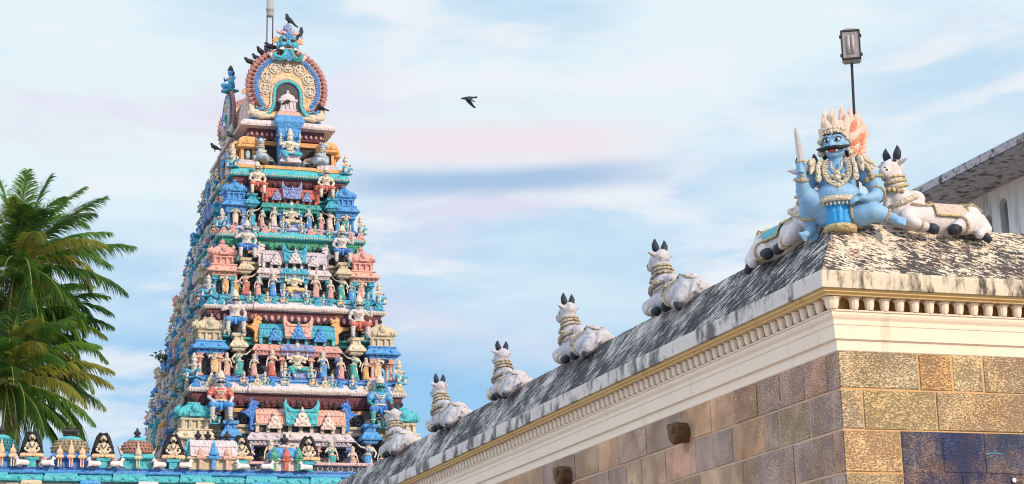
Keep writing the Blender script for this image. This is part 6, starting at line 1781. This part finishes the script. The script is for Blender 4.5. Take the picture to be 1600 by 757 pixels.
# one bird in flight
fb = MB(); fb.smooth = True
fl_b = MB(); fl_b.chain([(-.20, 0, 0), (-.05, 0, .01), (.10, 0, .01), (.17, 0, .015)], [.03, .055, .05, .035]); fl_b.ell((.20, 0, .015), (.04, .032, .032)); fl_b.cap((.23, 0, .01), .012, (.27, 0, .005), .004)
fr_ = empty('flying_bird', (11.249, 36.44, 14.05)); tag(fr_, 'dark bird flying alone against the clouds right of the tower', 'bird')
put('body', fuse(fl_b, .012, 1, 'body'), M_BIRD, fr_)
def wing(k):
    w_ = MB()
    lead = [(.10, .03, .02), (.08, .10, -.03), (.02, .17, -.10), (-.08, .22, -.19), (-.16, .25, -.27)]
    trail = [(-.08, .03, .01), (-.10, .10, -.06), (-.14, .15, -.14), (-.18, .20, -.22), (-.20, .235, -.29)]
    vs = []
    for t in (0.006, -.006):
        for a_, b_ in zip(lead, trail): vs += [(a_[0], k * a_[1], a_[2] + t), (b_[0], k * b_[1], b_[2] + t)]
    n = len(lead); fs = []
    for i in range(n - 1):
        fs.append((2 * i, 2 * i + 1, 2 * i + 3, 2 * i + 2)); o_ = 2 * n; fs.append((o_ + 2 * i, o_ + 2 * i + 2, o_ + 2 * i + 3, o_ + 2 * i + 1))
        fs.append((2 * i, 2 * i + 2, o_ + 2 * i + 2, o_ + 2 * i)); fs.append((2 * i + 1, o_ + 2 * i + 1, o_ + 2 * i + 3, 2 * i + 3))
    w_.add(vs, fs)
    for i in range(4): w_.tube([(-.10 - .03 * i, k * (.17 + .02 * i), -.14 - .04 * i), (-.22 - .012 * i, k * (.21 + .012 * i), -.27 - .012 * i)], [.014, .004], 5)
    return w_
for k in (-1, 1): put('wing', wing(k), M_BIRD, fr_)
mb = MB(); mb.prism([(-.18, -.035), (-.32, -.06), (-.33, .0), (-.32, .06), (-.18, .035)], -.008, .008); o = put('tail', mb, M_BIRD, fr_, rot=(PI / 2, 0, 0))
fr_.rotation_euler = (math.radians(8), math.radians(6), PI - math.radians(18)); fr_.scale = (.60, .60, .60)

# ------------------------------------------------------------------ lamp on the tower top
tl = empty('tower_lamp', (16.3, 84.0, 0)); tag(tl, 'metal lamp drum on two thin poles rising behind the tower top', 'lamp')
q = MB(); q.smooth = True; q.tube([(-.09, 0, 29.5), (-.07, 0, 34.4)], .028, 8); put('pole', q, M_IRON, tl)
q = MB(); q.smooth = True; q.tube([(.17, 0, 29.5), (.20, 0, 34.4)], .028, 8); put('pole', q, M_IRON, tl)
q = MB(); q.smooth = True; q.lathe([(.08, 33.50), (.16, 33.55), (.17, 33.60), (.17, 33.82), (.20, 33.84), (.20, 33.90), (.17, 33.92), (.16, 34.4), (.1, 34.5)], (.06, 0, 0), 18); put('lamp_drum', q, paint('galvanised_metal', (0.35, 0.37, 0.40), rough=.35, grime=.4), tl)
# small weed rooted in the left flank
pl = empty('weed_shrub', (TX - 4.15, TY + 3.0, 17.9)); tag(pl, 'small leafy weed rooted in the left flank of the tower', 'plant')
q = MB(); 
for i in range(6): q.tube([(0, 0, 0), (-.3 + .1 * i, -.2, .3), (-.75 + .25 * i, -.35 + .1 * i, .35 + .06 * (i % 3))], [.02, .015, .006], 5)
put('stems', q, paint('weed_stem', (.10, .07, .03)), pl)
q = MB(); rr = random.Random(4)
for i in range(170):
    j = rr.randint(0, 5); t = rr.uniform(.35, 1.05)
    c = Vector((-.75 * t + .25 * j * t, (-.35 + .1 * j) * t, .35 * t + .1)) + Vector((rr.gauss(0, .09), rr.gauss(0, .09), rr.gauss(0, .10)))
    a_ = Vector((rr.uniform(-1, 1), rr.uniform(-1, 1), rr.uniform(-1, .4))).normalized() * .11; b_ = a_.cross(Vector((rr.random(), rr.random(), rr.random()))).normalized() * .035
    q.add([c - a_, c + b_, c + a_, c - b_], [(0, 1, 2, 3)])
M_LEAF = paint('weed_leaf', (.07, .11, .03), rough=.5, bump=0)
put('leaves', q, M_LEAF, pl)

# ------------------------------------------------------------------ coconut palms
def frond_mat(name, c1, c2):
    mt = bpy.data.materials.new(name); mt.use_nodes = True; t = mt.node_tree; bs = t.nodes['Principled BSDF']
    bs.inputs['Roughness'].default_value = .42; bs.inputs['Specular IOR Level'].default_value = .5
    ge = t.nodes.new('ShaderNodeObjectInfo'); tx = t.nodes.new('ShaderNodeTexCoord')
    n = t.nodes.new('ShaderNodeTexNoise'); n.inputs['Scale'].default_value = 1.4; n.inputs['Detail'].default_value = 5; t.links.new(tx.outputs['Object'], n.inputs['Vector'])
    ad = t.nodes.new('ShaderNodeMath'); ad.operation = 'MULTIPLY_ADD'; t.links.new(ge.outputs['Random'], ad.inputs[0]); ad.inputs[1].default_value = .7; t.links.new(n.outputs[0], ad.inputs[2])
    mr = t.nodes.new('ShaderNodeMapRange'); mr.inputs[1].default_value = .45; mr.inputs[2].default_value = 1.15; t.links.new(ad.outputs[0], mr.inputs[0])
    mx = t.nodes.new('ShaderNodeMix'); mx.data_type = 'RGBA'; mx.inputs[6].default_value = (*c1, 1); mx.inputs[7].default_value = (*c2, 1); t.links.new(mr.outputs[0], mx.inputs[0])
    t.links.new(mx.outputs[2], bs.inputs['Base Color'])
    tr = t.nodes.new('ShaderNodeBsdfTranslucent'); t.links.new(mx.outputs[2], tr.inputs['Color'])
    ms = t.nodes.new('ShaderNodeMixShader'); ms.inputs[0].default_value = .38
    t.links.new(bs.outputs[0], ms.inputs[1]); t.links.new(tr.outputs[0], ms.inputs[2])
    t.links.new(ms.outputs[0], t.nodes['Material Output'].inputs['Surface'])
    return mt
M_FR = frond_mat('palm_leaf', (.030, .105, .022), (.12, .26, .04))
M_FRY = frond_mat('yellow_palm_leaf', (.14, .20, .03), (.32, .32, .06))  # yellower leaf colour given to some fronds
M_FRB = frond_mat('dead_brown_palm_leaf', (.10, .06, .025), (.22, .14, .06))
M_RACH = paint('palm_rib', (.20, .22, .06), rough=.5, bump=.1)
def frond(root, az, el0, L, droop, rr, mat, hang=1.0, twist=0.0):
    """arching midrib with two rows of narrow leaflets that fold down"""
    pts = []; p = Vector((0, 0, 0)); e0 = el0; n = 26
    hz_ = Vector((math.cos(az), math.sin(az), 0)); side = Vector((-math.sin(az), math.cos(az), 0))
    for i in range(n + 1):
        pts.append(p.copy()); t = i / n
        e1 = e0 - droop * (t ** 1.4)
        p = p + (hz_ * math.cos(e1) + Vector((0, 0, math.sin(e1)))) * (L / n) + side * twist * t * L / n
    r = MB(); r.smooth = True; r.tube(pts, [.045 * (1 - .85 * i / n) + .006 for i in range(n + 1)], 5)
    fo = put('frond', r, M_RACH, root)
    lf = MB()
    m_ = 76
    for i in range(m_):
        t = .13 + .87 * i / m_; k = t * n; a_ = int(min(k, n - 1)); q = pts[a_].lerp(pts[a_ + 1], k - a_)
        d = (pts[a_ + 1] - pts[a_]).normalized(); s2 = d.cross(Vector((0, 0, 1))).normalized() if abs(d.z) < .97 else side
        upv = s2.cross(d).normalized()
        ll = L * .25 * (math.sin(PI * min(1, (t * .86 + .12))) ** .55) * rr.uniform(.85, 1.1)
        for sg in (-1, 1):
            fan = math.radians(rr.uniform(38, 52) - 22 * t)
            dirv_ = (s2 * sg * math.cos(math.radians(90) - fan * 1.1) + d * math.cos(fan) + upv * rr.uniform(.05, .30)).normalized()
            jh = rr.uniform(.6, 1.6); c = q.copy(); wv_ = d.cross(dirv_).normalized()
            ww = d.lerp(upv, .35).normalized() * .030
            segs = 4; row = []
            for j in range(segs + 1):
                u_ = j / segs; w2 = ww * (1 - u_ ** 2.2) * (1 if j else .5)
                row.append((c + w2, c - w2))
                dirv_ = (dirv_ + Vector((0, 0, -1)) * hang * (.20 + .34 * u_) * jh).normalized()
                c = c + dirv_ * (ll / segs)
            vs = [tuple(x_) for pr in row for x_ in pr]
            lf.add(vs, [(2 * j, 2 * j + 1, 2 * j + 3, 2 * j + 2) for j in range(segs)])
    me = bpy.data.meshes.new('leaflets'); me.from_pydata(lf.v, [], lf.f)
    put('leaflets', me, mat, fo)
def palm(loc, h, seed, label, specs, extra=14, Lb=4.3):
    rr = random.Random(seed)
    root = empty('coconut_palm', (loc[0], loc[1], 0)); tag(root, label, 'palm tree', 'coconut palms')
    top = Vector((0, 0, loc[2]))
    tk = MB(); tk.smooth = False
    base = Vector((-1.2, .6, 0)); pts = [base.lerp(top, i / 24) + Vector((.5 * math.sin(i / 24 * PI), 0, 0)) for i in range(25)]
    tk.tube(pts, [.30 - .15 * min(1, i / 16) + .012 * (i % 2) for i in range(25)], 14)
    put('trunk', tk, paint('palm_bark', (.20, .17, .13), scale=6, grime=.6, bump=.8, carve=5), root)
    cr = empty('crown'); cr.parent = root; cr.location = top
    cm = MB(); cm.smooth = True; cm.ell((0, 0, 0), (.30, .30, .42), 12, 8)
    ch = put('crown_heart', cm, M_RACH, root, top)
    bpy.data.objects.remove(cr)
    for az, el, L, dr, mat, hang in specs:
        frond(ch, math.radians(az), math.radians(el), L * .90, math.radians(dr), rr, mat, hang, rr.uniform(-.1, .1))
    for i in range(17):
        frond(ch, math.radians(rr.uniform(-170, 10)), math.radians(rr.uniform(-50, -15)), Lb * rr.uniform(.7, .95), math.radians(rr.uniform(25, 50)), rr, M_FRB if i % 7 == 0 else M_FR, 1.5, rr.uniform(-.2, .2))
    for i in range(extra):
        az = rr.uniform(0, 360); el = rr.uniform(-20, 78)
        frond(ch, math.radians(az), math.radians(el), Lb * rr.uniform(.8, 1.05), math.radians(rr.uniform(60, 115)), rr, M_FR if rr.random() < .8 else M_FRY, rr.uniform(.7, 1.2), rr.uniform(-.15, .15))
    for i in range(9):
        t = rr.uniform(0, 2 * PI); cn = MB(); cn.smooth = True; cn.lathe([(.02, -.16), (.10, -.12), (.135, 0), (.10, .11), (.02, .15)], (0, 0, 0), 12)
        put('coconut', cn, paint('coconut_husk', (.22, .12, .05), scale=8, bump=.3), root, tuple(top + Vector((.38 * math.cos(t), .38 * math.sin(t), -.35 + .2 * rr.random()))))
    return root
# azimuth 0 = to the right of the picture
A = M_FR; Yw = M_FRY
palm((5.25, 82.0, 20.5), 20, 3, 'upper coconut palm at the left, its crown rising highest',
     [(75, 88, 5.0, 12, A, .5), (150, 84, 4.8, 22, A, .6), (20, 80, 5.0, 20, A, .6), (10, 66, 5.2, 30, A, .7), (-15, 54, 5.3, 36, A, .7), (15, 44, 5.2, 46, A, .9), (-5, 26, 5.6, 34, A, 1.0), (-30, 36, 4.8, 66, Yw, 1.2), (-10, 8, 5.4, 52, A, 1.4), (-60, -10, 4.8, 50, A, 1.4),
      (20, -12, 5.0, 45, A, 1.5), (-20, -35, 4.8, 35, A, 1.5), (-80, 40, 4.8, 90, Yw, 1.2), (-90, 62, 4.8, 85, A, 1.0), (-60, 66, 4.8, 70, A, .9), (170, 60, 4.6, 60, A, .8), (185, 35, 4.6, 70, A, .9), (190, 5, 4.6, 60, A, 1.1), (200, 75, 4.9, 40, A, .7), (-120, 30, 4.6, 80, A, 1.0), (-45, 50, 5.0, 60, A, .9),
      (-90, 76, 5.0, 50, A, .8), (-100, 10, 4.6, 70, A, 1.3), (-75, -25, 4.4, 50, A, 1.4), (-35, -60, 4.4, 20, A, 1.4), (-95, -45, 4.4, 30, A, 1.4)], extra=22, Lb=4.8)
palm((4.9, 80.4, 15.3), 15, 8, 'lower coconut palm at the left edge, fronds drooping over the gallery shrines',
     [(0, 52, 4.8, 70, A, 1.1), (-10, 30, 5.0, 60, Yw, 1.2), (15, 12, 4.9, 55, A, 1.4), (-25, -8, 4.8, 45, A, 1.4), (-70, 50, 4.6, 95, Yw, 1.2), (-90, 20, 4.5, 75, A, 1.3), (-50, 62, 4.8, 80, A, 1.0), (40, 60, 4.8, 70, A, 1.0), (90, 75, 4.8, 40, A, .8), (150, 55, 4.4, 70, A, 1.0), (-40, 10, 4.9, 70, Yw, 1.4), (-15, 65, 4.8, 55, A, .9), (60, 82, 4.8, 25, A, .8),
      (-80, 78, 4.8, 45, A, .9), (-20, 80, 4.8, 35, A, .8), (-60, -20, 4.5, 50, A, 1.4), (0, -25, 4.5, 40, A, 1.5)], extra=34, Lb=4.6)
palm((5.5, 83.0, 17.9), 17, 12, 'coconut palm standing behind the other two, crown filling the gap between them',
     [(0, 30, 4.6, 60, A, 1.2), (-20, 5, 4.6, 60, A, 1.3), (10, -15, 4.6, 50, A, 1.4)], extra=34, Lb=4.6)

for o in SC.objects:
    if o.parent is None and 'label' in o and len(o['label'].split()) > 16: print('LONG', o.name, o['label'])
_l = {}
for o in SC.objects:
    if o.parent is None and 'label' in o: _l.setdefault(o['label'], []).append(o.name)
for k_, v_ in _l.items():
    if len(v_) > 1: print('DUP', k_, v_)
